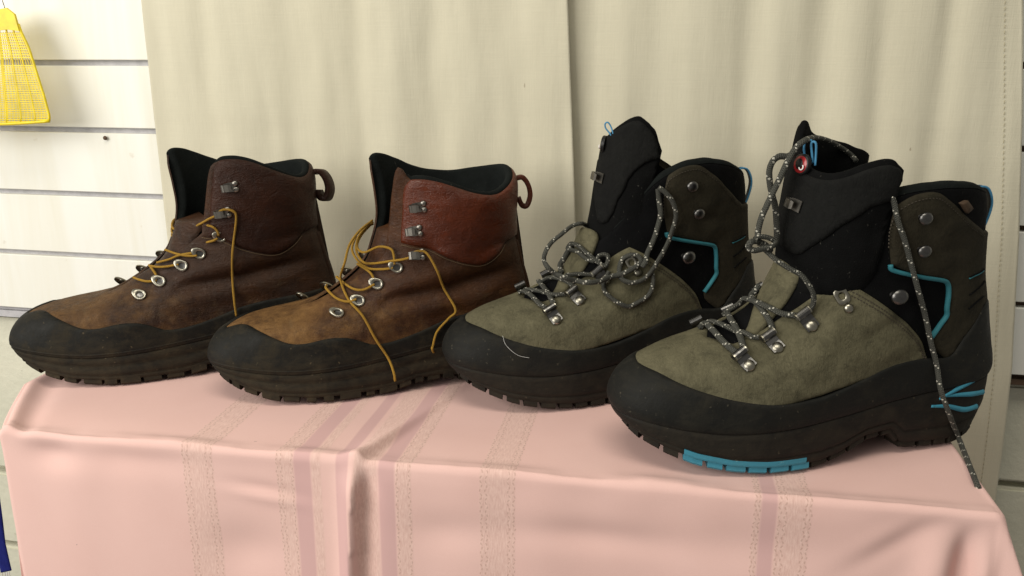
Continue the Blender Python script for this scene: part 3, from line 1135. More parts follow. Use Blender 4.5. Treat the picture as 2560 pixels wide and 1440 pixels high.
def make_lugs(boot, sole, zb, lug_h, ranges, mat_of, inset=0.013, out=0.001, rise=0.004, lug=0.011, gap=0.005, jitter=0.2, seed=1):
    """Tread blocks round the edge of the sole; each its own piece."""
    rg = random.Random(seed)
    th, p, nr = outline(boot)
    s = np.concatenate([[0], np.cumsum(np.linalg.norm(np.diff(np.vstack([p, p[:1]])[:, :2], axis=0), axis=1))])
    tot = s[-1]
    P = np.vstack([p, p[:1]])
    Nn = np.vstack([nr, nr[:1]])

    def at(u):
        u = u % tot
        return (np.array([np.interp(u, s, P[:, k]) for k in range(2)]), np.array([np.interp(u, s, Nn[:, k]) for k in range(2)]))

    u = 0.0
    while u < tot - gap:
        w = lug * (1 + rg.uniform(-jitter, jitter))
        c, _ = at(u + w / 2)
        xx = c[0] / boot.k
        if any(a <= xx <= b for a, b in ranges):
            vs = []
            o2 = out + rg.uniform(-0.0006, 0.0006)
            for q, dz_top in ((u, 0), (u + w / 2, 0), (u + w, 0)):
                pt, nn = at(q)
                nn = nn / (np.linalg.norm(nn) + 1e-9)
                zl = float(zb(pt[0] / boot.k)) * boot.k
                tap = 0.0070 * max(0.0, 1 - pt[0] / (0.05 * boot.k)) + 0.004 * min(1.0, max(0.0, (pt[0] / boot.k - 0.27) / 0.03))
                a = pt + nn * (o2 - tap)
                b = pt - nn * (inset + tap)
                rz_ = rise + 0.006 * max(0.0, 1 - pt[0] / 0.03) + rg.uniform(0, 0.0008)
                vs += [(*a, zl + lug_h + rz_), (*(a + nn * 0.0006), zl + 0.0022), (*(a - nn * 0.0016), zl + 0.0001), (*b, zl + 0.0001), (*b, zl + lug_h + 0.002)]
            fs = []
            for k in range(2):
                for j in range(4):
                    fs.append((k * 5 + j, k * 5 + j + 1, (k + 1) * 5 + j + 1, (k + 1) * 5 + j))
            fs += [(4, 3, 2, 1, 0), (10, 11, 12, 13, 14), (0, 5, 9, 4), (5, 10, 14, 9)]
            mesh_obj("tread_lug", vs, fs, mat_of(c / boot.k), sole, False)
        u += w + gap * (1 + rg.uniform(-jitter, jitter))


def soft_interp(x, xs, ys, k=12):
    """np.interp with rounded corners."""
    g = np.linspace(xs[0], xs[-1], 401)
    v = np.interp(g, xs, ys)
    for _ in range(2):
        v = np.convolve(np.pad(v, k, mode="reflect", reflect_type="odd"), np.ones(2 * k + 1) / (2 * k + 1), "valid")
    return np.interp(x, g, v)


def ring_panel_loop(top, n=90, bottom=0.0):
    """Loop for a band all round the boot from bottom up to top(theta)."""
    th = np.linspace(-math.pi, math.pi, n)
    lo = np.stack([th, np.full(n, bottom)], 1)
    hi = np.stack([th, top(th)], 1)[::-1]
    return np.vstack([lo, hi])


def sym_fun(pts):
    """theta -> t from traced near-side points, mirrored to the far side."""
    a = np.array(sorted([(abs(q[0]), q[1]) for q in pts]))
    return lambda th: np.interp(np.abs(th), a[:, 0], a[:, 1])


def lining(boot, name, top, th0, th1, t_low, thick, mat, roll=1.0, n=150, lip=0.004, ease=0.16):
    th = np.linspace(th0, th1, n)
    tp = top(th)
    ed = np.clip(np.minimum(th - min(th0, th1), max(th0, th1) - th) / ease, 0, 1)
    ed = np.sqrt(np.maximum(1 - (1 - ed) ** 2, 0))
    base, nr = boot.S(th, tp), boot.N(th, tp)
    up = boot.S(th, tp + 0.15) - base
    up /= np.linalg.norm(up, axis=1)[:, None]
    rows = []
    for a in np.linspace(0, math.pi, 9):
        o = -thick / 2 * (1 - math.cos(a)) * ed
        rows.append(base + nr * o[:, None] + up * (thick / 2 * math.sin(a) * roll * ed)[:, None])
    for f in np.linspace(0.04, 1, 22):
        t = tp + (t_low - tp) * f
        b2, n2 = boot.S(th, t), boot.N(th, t)
        bulge = 1 + 0.35 * math.sin(min(f * 3.2, 1) * math.pi)
        rows.append(b2 - n2 * (thick * ed * bulge)[:, None])
    v = np.vstack(rows)
    return mesh_obj(name, v, grid_faces(len(rows), n), mat, boot.root)


def frame_at(p, n, tx):
    """4x4 with z = n and x as close to tx as possible."""
    n = n / np.linalg.norm(n)
    x = tx - n * (tx @ n)
    x /= np.linalg.norm(x) + 1e-12
    y = np.cross(n, x)
    return Matrix(((x[0], y[0], n[0], p[0]), (x[1], y[1], n[1], p[1]), (x[2], y[2], n[2], p[2]), (0, 0, 0, 1)))


def add_part(name, me, mat, parent, mw, smooth=True):
    o = bpy.data.objects.new(name, me)
    COL.objects.link(o)
    if not me.materials:
        me.materials.append(mat)
    o.parent = parent
    o.matrix_local = mw
    return o


def lathe_mesh(name, prof, n=20, sx=1.0):
    vs, fs = [], []
    for r, z in prof:
        for k in range(n):
            a = 2 * math.pi * k / n
            vs.append((r * math.cos(a) * sx, r * math.sin(a), z))
    fs = grid_faces(len(prof), n, wrap=True)
    if prof[-1][0] > 0:
        fs.append(tuple((len(prof) - 1) * n + k for k in range(n)))
    me = bpy.data.meshes.new(name)
    me.from_pydata(vs, [], fs)
    me.polygons.foreach_set("use_smooth", [True] * len(me.polygons))
    return me


def ring_mesh(name, outer, inner, h, bev=0.0005):
    """Plate with a hole: outer and inner are lists of (x, y) of equal length."""
    n = len(outer)
    o, i = np.array(outer), np.array(inner)
    d = o - i
    d /= np.linalg.norm(d, axis=1)[:, None]
    rows = [(o, 0.0), (o, h - bev), (o - d * bev, h), (i + d * bev, h * 0.9), (i, h * 0.55), (i, 0.0)]
    vs = [(x, y, z) for q, z in rows for x, y in q]
    me = bpy.data.meshes.new(name)
    me.from_pydata(vs, [], grid_faces(len(rows), n, wrap=True))
    me.polygons.foreach_set("use_smooth", [True] * len(me.polygons))
    return me


# lace loop of the brown boots: tapered ring plate with a cupped hole
_a = np.linspace(0, 2 * math.pi, 28, endpoint=False)
def tear(r1, r2, d):
    out = []
    for a in _a:
        x, y = math.cos(a), math.sin(a)
        rr = r1 + (r2 - r1) * (1 - x) / 2
        out.append((rr * x + d * (x + 1) / 2 * 0 + (d if x > 0 else 0) * x, rr * y))
    return out
ME_LOOP = ring_mesh("lace_loop", tear(0.0048, 0.0058, 0.0042), tear(0.0026, 0.0031, 0.0008), 0.0021)
ME_CUP = lathe_mesh("cup", [(0.0031, 0.0003), (0.0024, 0.0002), (0.0012, 0.0001), (0.0002, 0.0001)], 14)
# stud rivet and hook pieces
ME_RIVET = lathe_mesh("rivet", [(0.0040, 0.0), (0.0040, 0.0008), (0.0036, 0.0016), (0.0026, 0.0024), (0.0013, 0.0028), (0.0001, 0.0029)], 20)
ME_RIVET_S = lathe_mesh("small_rivet", [(0.0027, 0.0), (0.0026, 0.0008), (0.0019, 0.0016), (0.0009, 0.0019), (0.0001, 0.002)], 16)
ME_DOME = lathe_mesh("hook_dome", [(0.0030, 0.0), (0.0026, 0.0015), (0.0024, 0.0030), (0.0045, 0.0042), (0.0050, 0.0052), (0.0046, 0.0064), (0.0030, 0.0075), (0.0012, 0.0079), (0.0001, 0.0080)], 20, 1.15)


def strip_mesh(name, pts, width, thick, widths=None):
    """Bent strip: pts (x, z) profile swept along y."""
    p = np.array(pts, float)
    tg = np.gradient(p, axis=0)
    tg /= np.linalg.norm(tg, axis=1)[:, None]
    nr = np.stack([-tg[:, 1], tg[:, 0]], 1)
    vs = []
    for k, (a, b) in enumerate(zip(p, nr)):
        w = (widths[k] if widths is not None else width) / 2
        for yy, s in ((-w, 0), (w, 0), (w, 1), (-w, 1)):
            q = a + b * thick * s
            vs.append((q[0], yy, q[1]))
    fs = grid_faces(len(p), 4, wrap=True) + [(3, 2, 1, 0), tuple((len(p) - 1) * 4 + k for k in range(4))]
    me = bpy.data.meshes.new(name)
    me.from_pydata(vs, [], fs)
    return me


# speed hook: flat foot then a curl, opening away from the throat
_c = [(-0.006, 0.0004), (-0.001, 0.0006), (0.003, 0.0010)] + [(0.0035 + 0.0026 * math.sin(a), 0.0036 - 0.0026 * math.cos(a)) for a in np.linspace(0.3, 3.4, 9)] + [(-0.0005, 0.0064), (-0.003, 0.0060)]
ME_HOOK = strip_mesh("speed_hook", _c, 0.0068, 0.0009, [0.0085, 0.0085, 0.0075] + [0.0062] * 9 + [0.0064, 0.0052])
# webbing-style lace clamp of the grey boots: foot plate plus a rolled sleeve
_r = [(-0.0045, 0.0005), (0.001, 0.0008), (0.0045, 0.0018)] + [(0.0065 + 0.0028 * math.sin(a), 0.0036 - 0.0028 * math.cos(a)) for a in np.linspace(0.4, 4.6, 11)]
ME_SLEEVE = strip_mesh("lace_sleeve", _r, 0.0088, 0.0008)


def px_dir(boot, p, n, dpx):
    """Direction on the surface that runs along image direction dpx."""
    v = RIGHT * dpx[0] - UP * dpx[1]
    l = np.array([v @ boot.ax, v @ boot.nx, v[2]])
    l = l - n * (l @ n)
    return l / np.linalg.norm(l)


def lace_path(boot, pts, n, bvh=None):
    """pts: ('s', px, py, lift) on the skin, ('y'|'x'|'z', px, py, plane) free in boot space, ('p', x, y, z)."""
    out = []
    for q in pts:
        if q[0] == "s":
            p, nn, _ = boot.hit(q[1], q[2], bvh)
            out.append(p + nn * q[3])
        elif q[0] == "y":
            out.append(boot.at_y(*q[1:]))
        elif q[0] == "x":
            out.append(boot.at_x(*q[1:]))
        elif q[0] == "z":
            out.append(boot.at_z(*q[1:]))
        else:
            out.append(np.array(q[1:]))
    return spline(out, n)

# ------------------------------------------------------------------ more boot pieces
def stitches(boot, name, curve, S, N, mat, parent, spacing=0.0026, length=0.0015, r=0.00035, lift=0.0012):
    """Row of short thread dashes along a curve in skin coordinates."""
    c = np.asarray(curve, float)
    p = S(c[:, 0], c[:, 1]) + N(c[:, 0], c[:, 1]) * lift
    s = np.concatenate([[0], np.cumsum(np.linalg.norm(np.diff(p, axis=0), axis=1))])
    vs, fs = [], []
    for u in np.arange(spacing, s[-1] - spacing, spacing):
        a = np.array([np.interp(u - length / 2, s, p[:, k]) for k in range(3)])
        b = np.array([np.interp(u + length / 2, s, p[:, k]) for k in range(3)])
        ct = np.array([np.interp(u, s, c[:, k]) for k in range(2)])
        n = N(ct[0], ct[1])
        t = np.cross(n, b - a)
        t /= np.linalg.norm(t) + 1e-12
        k = len(vs)
        vs += [a, a + t * r - n * 0.0003, b + t * r - n * 0.0003, b, b - t * r - n * 0.0003, a - t * r - n * 0.0003]
        vs[k] = a + n * r
        vs[k + 3] = b + n * r
        fs += [(k, k + 1, k + 2, k + 3), (k, k + 3, k + 4, k + 5)]
    o = mesh_obj(name, vs, fs, mat, parent)
    o["kind"] = "stuff"
    return o


def strip3d(name, path, wdir, width, thick, mat, parent):
    """Band along a path with width along wdir."""
    p = np.asarray(path, float)
    wd = np.asarray(wdir, float) / np.linalg.norm(wdir)
    tg = np.gradient(p, axis=0)
    nr = np.cross(tg, wd)
    nr /= np.linalg.norm(nr, axis=1)[:, None]
    rows = []
    prof = [(-.5, -.3), (-.46, -.5), (.46, -.5), (.5, -.3), (.5, .3), (.46, .5), (-.46, .5), (-.5, .3)]
    for q, n in zip(p, nr):
        for a, b in prof:
            rows.append(q + wd * width * a + n * thick * b)
    return mesh_obj(name, rows, grid_faces(len(p), 8, wrap=True) + [tuple(range(8)), tuple((len(p) - 1) * 8 + k for k in range(8))], mat, parent)


def skin_tube(boot, name, uvc, r, mat, parent, lift=0.0006, flat=1.0, n=60, nseg=8):
    c = spline(uvc, n)
    p = boot.S(c[:, 0], c[:, 1]) + boot.N(c[:, 0], c[:, 1]) * lift
    return tube(name, p, r, mat, parent, nseg, flat)


# ------------------------------------------------------------------ brown boots
#            xf     zf     xb     zb     w      k    p    sag
BROWN = [(.0015, .0340, .2960, .0420, .0490, 0.0, .80, .009),
         (.0005, .0405, .2975, .0485, .0500, 0.0, .80, .008),
         (.0045, .0500, .2975, .0560, .0495, 0.0, .80, .006),
         (.0130, .0585, .2960, .0625, .0490, 0.0, .82, .004),
         (.0300, .0660, .2945, .0735, .0470, .05, .85, .002),
         (.0550, .0690, .2920, .0850, .0450, .15, .90, .000),
         (.0780, .0735, .2890, .0960, .0430, .30, .95, .000),
         (.1000, .0830, .2860, .1070, .0410, .50, .98, .000),
         (.1200, .0960, .2830, .1190, .0390, .70, 1.0, .000),
         (.1370, .1120, .2800, .1320, .0375, .85, 1.0, .000),
         (.1455, .1310, .2780, .1460, .0370, 1.0, 1.0, .000),
         (.1510, .1520, .2785, .1600, .0375, 1.0, 1.0, .000),
         (.1505, .1750, .2795, .1750, .0390, 1.0, 1.0, .000),
         (.1475, .1980, .2780, .1900, .0410, 1.0, 1.0, .000),
         (.1450, .2120, .2770, .2040, .0420, 1.0, 1.0, .000)]
DENTS = [(.172, .087, .020, .007, 0.10, .0050, 0), (.225, .094, .045, .006, 0.13, .0045, 0), (.150, .080, .014, .005, 0.5, .0020, 0),
         (.205, .076, .040, .007, 0.10, -.0018, 0), (.210, .106, .045, .007, 0.15, -.0015, 0), (.125, .074, .012, .004, 0.9, .0014, 0), (.268, .128, .025, .006, 0.1, .0030, 0),
         (.235, .165, .050, .020, 0.0, -.0020, 0), (.105, .062, .016, .005, 0.4, .0012, 0), (.190, .128, .012, .008, 0.4, .0020, 0)]
b1 = Boot("brown_boot", (220, 972), (33, 853), 27, BROWN, 0.985, DENTS, 3)
b2 = Boot("brown_boot", (770, 1013), (523, 875), 27, BROWN, 0.985, [tuple(np.array(d) * np.array([1, 1, 1, 1, 1.2, 1.25, 1])) for d in DENTS], 5)
tag(b1.root, "brown leather hiking boot with a yellow lace, standing at the table's end", "boot", "brown leather boots")
tag(b2.root, "brown leather hiking boot with tan scuffed toe, yellow lace ends trailing over its sole", "boot", "brown leather boots")

zb_brown = lambda x: np.interp(x, [0, .012, .03, .055, .085, .15, .175, .205, .225, .285, .298], [.022, .016, .0090, .0030, 0, 0, .005, .005, 0, 0, .006])
RAND_B = b2.uvs([(590, 789), (616, 812), (645, 827), (679, 843), (718, 858), (745, 863), (778, 856), (815, 847), (851, 842), (887, 848), (917, 857),
                 (936, 862), (975, 856), (1045, 830), (1122, 795), (1219, 772), (1312, 742)])
def smooth_curve(c, n=120, k=7):
    q = spline(c, n)
    m = np.vstack([np.repeat(q[:1], k, 0), q, np.repeat(q[-1:], k, 0)])
    w = np.ones(2 * k + 1) / (2 * k + 1)
    r = np.stack([np.convolve(m[:, i], w, "valid") for i in range(2)], 1)
    r[0], r[-1] = q[0], q[-1]
    return r


def band_loop(top_near, bottom=0.0):
    """Closed loop for a band round the boot under a near-side curve that starts at the toe, mirrored."""
    c = smooth_curve(np.vstack([[(0.0, top_near[0, 1])], top_near, [(-math.pi, top_near[-1, 1])]]), 130, 3)
    c[:, 0] = np.minimum(c[:, 0], 0)
    m = np.stack([-c[:, 0], c[:, 1]], 1)
    lo = np.stack([np.linspace(-math.pi, math.pi, 90), np.full(90, bottom)], 1)
    return np.vstack([lo, m[::-1], c[1:]])


RAND_B[0, 0] = min(RAND_B[0, 0], -0.02)
RAND_B = RAND_B[np.argsort(-RAND_B[:, 0])]
CUFF_LOW = b2.uvs([(1005, 606), (1025, 612), (1073, 622), (1122, 645), (1170, 659), (1209, 659), (1243, 636), (1262, 604)])
CUFF_TOP = b2.uvs([(1022, 450), (1040, 446), (1085, 452), (1130, 465), (1190, 484), (1235, 488), (1258, 476)])
FAR_T = [(2.75, 13.05), (2.3, 12.75), (1.8, 12.45), (1.4, 12.55), (1.0, 13.0), (.7, 13.35), (.45, 13.45), (.25, 13.30)]


def brown_boot(b, sp):
    root = b.root
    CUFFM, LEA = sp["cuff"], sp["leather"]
    sole = make_sole(b, zb_brown, [(0, -.003), (0, .0012), (.05, .0024), (.30, .0022), (.38, .0012), (.46, .0028), (.66, .0034), (.74, .0030), (.80, .0018), (.84, .0024), (.96, .0022), (1, .0010)], M["sole"], .005)
    make_lugs(b, sole, zb_brown, .005, [(-1, 1)], lambda c: M["sole"], lug=.0125, gap=.0045, rise=.0020, out=.0018, jitter=.45, seed=b.seed)
    r_ = b.panel("rubber_rand", band_loop(RAND_B), M["rand"], off=.0021, edge=.0025, sink=-.0013)
    skin_tube(b, "rand_ridge", np.stack([np.linspace(-2.9, 2.9, 80), 0.55 + 0 * np.linspace(-2.9, 2.9, 80)], 1), .0011, M["rand"], r_, .0014, n=120)
    # throat and flap edges
    nedge = np.vstack([[(0.0, 6.35), (-.07, 6.6), (-.12, 7), (-.22, 8)], b.uvs(sp["near_edge"])])
    tv = np.array([6.35, 6.6, 7, 8, 9, 10, 11, 12, 12.7, 13.15])
    far = np.array([0.0, .07, .12, .20, .26, .28, .24, .20, .20, .30])
    front = b.uvs(sp["cuff_front"])
    ctop = b.uvs(sp["cuff_top"]) if "cuff_top" in sp else CUFF_TOP
    ctop = np.array([q for q in ctop if q[0] < front[-1, 0] - .08])
    ctrl = np.vstack([front[-1:], ctop, [(-math.pi, 13.0)], [(-2 * math.pi + a, t) for a, t in FAR_T]])
    tc = smooth_curve(ctrl, 200, 5)
    ntop = np.vstack([nedge[-1:], front[-1:]])

    def top(th):
        w = np.where(np.asarray(th) > 0.0, np.asarray(th) - 2 * math.pi, np.asarray(th))
        x = np.concatenate([ntop[:, 0], tc[:, 0]])
        y = np.concatenate([ntop[:, 1], tc[:, 1]])
        k = np.argsort(x)
        return np.interp(w, x[k], y[k])

    edge_n = spline(nedge, 40)
    thn = np.linspace(edge_n[-1, 0], -math.pi, 60)
    thf = np.linspace(-math.pi, -2 * math.pi + far[-1], 60)
    edge_f = spline(np.stack([far, tv], 1), 40)[::-1]
    edge_f[0, 1] = top(-2 * math.pi + far[-1])
    lo = np.stack([np.linspace(-math.pi, math.pi, 80), np.full(80, 1.2)], 1)
    loop = np.vstack([lo, np.stack([thf + 2 * math.pi, top(thf)], 1), edge_f, edge_n[1:], np.stack([thn[1:], top(thn[1:])], 1)])
    b.panel("upper", loop, LEA, off=.0008, edge=.003, sink=-.0004)
    # tongue under the throat
    tt = np.linspace(5.9, 10.6, 30)
    tl = np.vstack([np.stack([np.interp(tt, [5.9, 7, 9, 10.6], [-.12, -.35, -.75, -1.05]), tt], 1), np.stack([np.interp(tt, [5.9, 7, 9, 10.6], [.12, .35, .7, .8]), tt], 1)[::-1]])
    panel_on(b, "tongue", tl, LEA, b.S, b.N, -.0030, .004, .0045, .05, .18)
    # padded cuff
    near_e, low = spline(front, 24), spline(np.vstack([front[:1], CUFF_LOW[1:]]), 40)
    back_t = low[-1, 1]
    mir = lambda c: np.stack([-2 * math.pi - c[:, 0], c[:, 1]], 1)
    tth = np.linspace(front[-1, 0], -2 * math.pi + .55, 120)[1:]
    far_e = np.stack([np.full(12, -2 * math.pi + .55), np.linspace(top(tth[-1]), low[0, 1], 12)], 1)[1:]
    loop = np.vstack([near_e, np.stack([tth, top(tth)], 1), far_e, mir(low)[1:], np.array([(-math.pi, back_t)]), low[::-1]])
    cuff = b.panel("padded_cuff", loop, CUFFM, off=.0034, edge=.0075, sink=-.0012, seam=False, puff=lambda th, t, d: .0012 * np.clip(d / .02, 0, 1))
    stitches(b, "stitching", low + np.array([0, -.10]), b.S, b.N, M["stitch_tan"], root, .0016, .0013, .0003, .0014)
    # lining with a padded rim, open at the front
    lining(b, "lining", top, edge_n[-1, 0] - .01, -2 * math.pi + far[-1] - .02, 3.0, .0066, M["lining"], 0.8, n=200, ease=.12)
    # heel pull loop
    xb = .2800
    pl = spline([(xb - .002, 0, .1785), (xb + .005, 0, .1790), (xb + .0105, .0, .172), (xb + .0125, 0, .162), (xb + .0095, 0, .153), (xb + .0045, .0, .1535), (xb + .001, 0, .161)], 40)
    strip3d("pull_loop", pl, sp["loop_dir"], .012, .0045, CUFFM, root)
    # heel seam strip
    ht = np.linspace(2.6, back_t - .3, 20)
    hl = np.vstack([np.stack([np.full(20, math.pi - .22), ht], 1), np.stack([np.full(20, math.pi + .22), ht], 1)[::-1]])
    b.panel("heel_strip", hl, LEA, off=.0024, edge=.003, sink=-.001, seam=False)
    # lace loops
    def loops(px, dpx, far_too=True):
        p, n, _ = b.hit(*px)
        x = px_dir(b, p, n, dpx)
        nn2 = n * 0.93 - x * 0.28
        o = add_part("lace_loop", ME_LOOP, M["metal"], root, frame_at(p + n * .0018, nn2, x) @ Matrix.Scale(.92, 4))
        add_part("cup", ME_CUP, M["dark_metal"], o, Matrix.Translation((0, 0, 0.0002)))
        th, t = b.uv(*px)
        th = abs(th) * .62
        q, n = b.S(th, t), b.N(th, t)
        x = b.S(th - .1, t) - q
        x = x / np.linalg.norm(x) + np.array([0.1, 0, .25])
        x -= n * (x @ n)
        x /= np.linalg.norm(x)
        o = add_part("lace_loop", ME_LOOP, M["metal"], root, frame_at(q + n * .0022, n * .70 - x * .71, x) @ Matrix.Scale(.92, 4))
        add_part("cup", ME_CUP, M["dark_metal"], o, Matrix.Translation((0, 0, 0.0002)))
    for px in sp["loops"]:
        loops(px, sp["ldir"])
    for px in sp["hooks"]:
        p, n, _ = b.hit(*px)
        x = px_dir(b, p, n, (-1, 0.12))
        for side in (1, -1):
            m = np.array([1, side, 1])
            q, nn, xx = p * m + n * m * .0036, n * m, x * m
            o = add_part("speed_hook", ME_HOOK, M["nickel"], root, frame_at(q, nn, xx))
            for yy in (-.0021, .0021):
                add_part("rivet", ME_RIVET_S, M["nickel"], o, Matrix.Translation((-.0062, yy * 1.3, 0.0006)))
    for pts, n in sp["laces"]:
        tube("lace", lace_path(b, pts, n), .0011, M["yellow_lace"], root, 8)


s = lambda lift, *pts: [("s", x, y, lift) for x, y in pts]
brown_boot(b1, dict(
    loops=[(353, 741), (402, 706), (458, 666), (502, 634), (553, 591)], ldir=(-1, -.55), hooks=[(556, 530), (573, 467)], loop_dir=(.75, 1, -.2), cuff=M["cuff_shaded"], leather=M["leather_shaded"],
    cuff_top=[(566, 397), (596, 397), (630, 405), (665, 418), (715, 436), (750, 444), (768, 434)],
    near_edge=[(497, 590), (505, 570), (511, 530), (515, 490), (519, 450), (526, 418), (534, 408)],
    cuff_front=[(522, 592), (523, 560), (527, 510), (531, 460), (537, 418), (550, 401)],
    laces=[
        (s(.007, (543, 536), (556, 522), (568, 518), (582, 521)) + s(.0065, (590, 530), (591, 556)) + s(.004, (585, 600), (581, 640), (580, 690)) + s(.005, (583, 743), (590, 786)), 90),
        (s(.007, (548, 534), (530, 543)) + [("y", 504, 558, -.030), ("y", 477, 571, -.018), ("y", 447, 576, -.008), ("y", 431, 568, .002), ("y", 434, 551, .012), ("y", 452, 541, .022), ("y", 456, 524, .030)], 70),
        (s(.004, (549, 586), (543, 572), (530, 564)) + [("y", 507, 564, -.026), ("y", 478, 577, -.014), ("y", 445, 587, -.004), ("y", 430, 580, .004), ("y", 432, 562, .016), ("y", 440, 552, .022)], 60),
        (s(.004, (546, 594), (532, 602)) + [("y", 495, 609, -.024), ("y", 458, 606, -.012), ("y", 436, 594, .004), ("y", 430, 585, .014), ("y", 442, 570, .024)], 60),
        (s(.004, (497, 640), (474, 641), (447, 636), (422, 627)), 40),
        (s(.004, (490, 632), (455, 640), (430, 652), (400, 662)), 40),
        (s(.004, (452, 664), (425, 670), (404, 672), (384, 671)), 40),
        (s(.0035, (397, 705), (375, 708), (355, 705), (340, 700)), 40),
        (s(.0035, (398, 700), (395, 690), (388, 678), (380, 668)), 30),
    ]))
brown_boot(b2, dict(
    loops=[(846, 787), (899, 754), (945, 712), (994, 669)], ldir=(-1, -.45), hooks=[(1038, 638), (1034, 577), (1044, 515)], loop_dir=(.3, 1, -.1), cuff=M["cuff"], leather=M["leather"],
    near_edge=[(955, 640), (966, 610), (972, 560), (977, 510), (983, 460), (990, 425), (999, 418), (1012, 434)],
    cuff_front=[(1003, 606), (1005, 560), (1008, 505), (1012, 468), (1026, 450)],
    laces=[
        (s(.0065, (1022, 646), (1034, 630), (1049, 627), (1062, 632), (1075, 645)) + s(.004, (1093, 680), (1107, 724)) + s(.005, (1134, 768), (1117, 792), (1088, 826), (1078, 858), (1082, 888)) + [("z", 1102, 917, .004)], 110),
        ([("y", 931, 551, .022), ("y", 899, 577, .002), ("y", 874, 612, -.010), ("y", 862, 656, -.024)] + s(.006, (862, 709)) + s(.003, (874, 753), (908, 792), (937, 845)) + s(.005, (966, 889)) + [("y", 984, 930, -.062), ("y", 988, 953, -.064)], 120),
        (s(.0065, (1030, 642), (1010, 648)) + s(.005, (986, 652), (942, 662)) + [("y", 908, 655, -.022), ("y", 891, 627, -.010), ("y", 896, 593, .004), ("y", 918, 566, .016), ("y", 932, 560, .024)], 70),
        (s(.004, (990, 662), (988, 637)) + [("y", 976, 622, -.028), ("y", 947, 617, -.022), ("y", 910, 631, -.018), ("y", 893, 617, -.006), ("y", 903, 588, .008), ("y", 932, 556, .024)], 70),
        (s(.004, (986, 671), (960, 676), (927, 675)) + [("y", 894, 651, -.014), ("y", 880, 622, 0), ("y", 890, 590, .012)], 50),
        (s(.004, (940, 702), (930, 685), (903, 666), (876, 643)), 40),
        (s(.004, (940, 714), (912, 729), (884, 726), (850, 702), (830, 676)), 50),
        (s(.004, (894, 752), (872, 760), (845, 752), (822, 730), (808, 700)), 50),
    ]))

# ------------------------------------------------------------------ grey boots
GREY = [(.0025, .0400, .3130, .0500, .0525, 0.0, .80, .010),
        (.0010, .0470, .3150, .0560, .0535, 0.0, .80, .010),
        (.0040, .0560, .3140, .0640, .0530, 0.0, .80, .008),
        (.0120, .0655, .3120, .0725, .0520, 0.0, .82, .005),
        (.0300, .0750, .3100, .0820, .0500, .05, .85, .002),
        (.0520, .0810, .3080, .0920, .0475, .15, .90, .000),
        (.0740, .0880, .3060, .1040, .0450, .30, .95, .000),
        (.0940, .0980, .3035, .1160, .0430, .50, .98, .000),
        (.1090, .1110, .3005, .1280, .0410, .70, 1.0, .000),
        (.1200, .1270, .2980, .1410, .0400, .85, 1.0, .000),
        (.1280, .1450, .2960, .1540, .0405, 1.0, 1.0, .000),
        (.1330, .1640, .2945, .1680, .0415, 1.0, 1.0, .000),
        (.1370, .1840, .2915, .1840, .0430, 1.0, 1.0, .000),
        (.1400, .2000, .2870, .1980, .0430, 1.0, 1.0, .000),
        (.1420, .2140, .2830, .2110, .0420, 1.0, 1.0, .000)]
GDENTS = [(.150, .088, .020, .005, 0.9, .0016, 0), (.118, .080, .012, .004, 1.1, .0012, 0), (.185, .100, .026, .006, 0.5, .0016, 0), (.100, .066, .020, .006, 0.3, .0010, 0),
          (.205, .085, .030, .008, 0.2, -.0012, 0), (.230, .172, .016, .006, 0.2, -.0012, 0), (.232, .155, .020, .005, 0.0, .0012, 0), (.275, .120, .02, .012, 0.8, .0010, 0)]
GREY = [(r[0], r[1], r[2] - .010, *r[3:]) for r in GREY]
b3 = Boot("grey_boot", (1354, 1032), (1115, 901), 28, GREY, 0.98, GDENTS, 7)
b4 = Boot("grey_boot", (1886, 1185), (1530, 1002), 21, GREY, 1.0, GDENTS, 9)
tag(b3.root, "grey green suede hiking boot with laces looped over its instep, black tongue upright", "boot", "grey suede boots")
tag(b4.root, "grey green suede hiking boot with blue tread lugs and one lace trailing off the table", "boot", "grey suede boots")
zb_grey = lambda x: np.interp(x, [0, .012, .03, .05, .075, .10, .14, .158, .180, .204, .214, .26, .280, .295, .305], [.026, .020, .0135, .007, .002, 0, 0, .004, .014, .016, .003, .000, .003, .009, .016])

RAND_G = b4.uvs([(1592, 889), (1642, 930), (1708, 963), (1787, 989), (1886, 1008), (1985, 1009), (2064, 989), (2150, 950), (2229, 910), (2308, 893), (2367, 893), (2414, 831), (2455, 762)])
RAND_G[0, 0] = min(RAND_G[0, 0], -.02)
THROAT_G = b4.uvs([(1833, 862), (1870, 848), (1909, 826), (1947, 799), (1999, 766), (2046, 733), (2085, 711), (2106, 703)])
VEDGE_G = b4.uvs([(2106, 703), (2118, 706), (2143, 719), (2203, 758), (2262, 804), (2300, 850), (2318, 898)])
COL_G = b4.uvs([(2227, 661), (2224, 619), (2226, 562), (2237, 524), (2251, 507), (2293, 486), (2341, 481), (2378, 506), (2416, 543), (2455, 578)])
COL_LOW = b4.uvs([(2227, 661), (2290, 685), (2352, 698), (2368, 707), (2370, 735), (2366, 788), (2345, 816), (2324, 846), (2331, 870), (2369, 900), (2414, 835), (2455, 762)])
PIPE_G = b4.uvs([(2224, 661), (2231, 675), (2290, 689), (2350, 699), (2365, 707), (2368, 727), (2364, 768), (2363, 788), (2345, 814), (2324, 843)])
SLITS = [b4.uvs(q) for q in ([(2416, 692), (2432, 684), (2452, 671)], [(2416, 736), (2434, 722), (2452, 702)], [(2414, 770), (2432, 755), (2450, 740)])]
TPATCH = b4.uvs([(1853, 850), (1876, 805), (1897, 745), (1918, 690), (1932, 655), (1950, 638), (1985, 641), (2006, 662), (2003, 690), (1975, 745), (1935, 795), (1895, 835), (1868, 856)])


HEEL_XZ = []


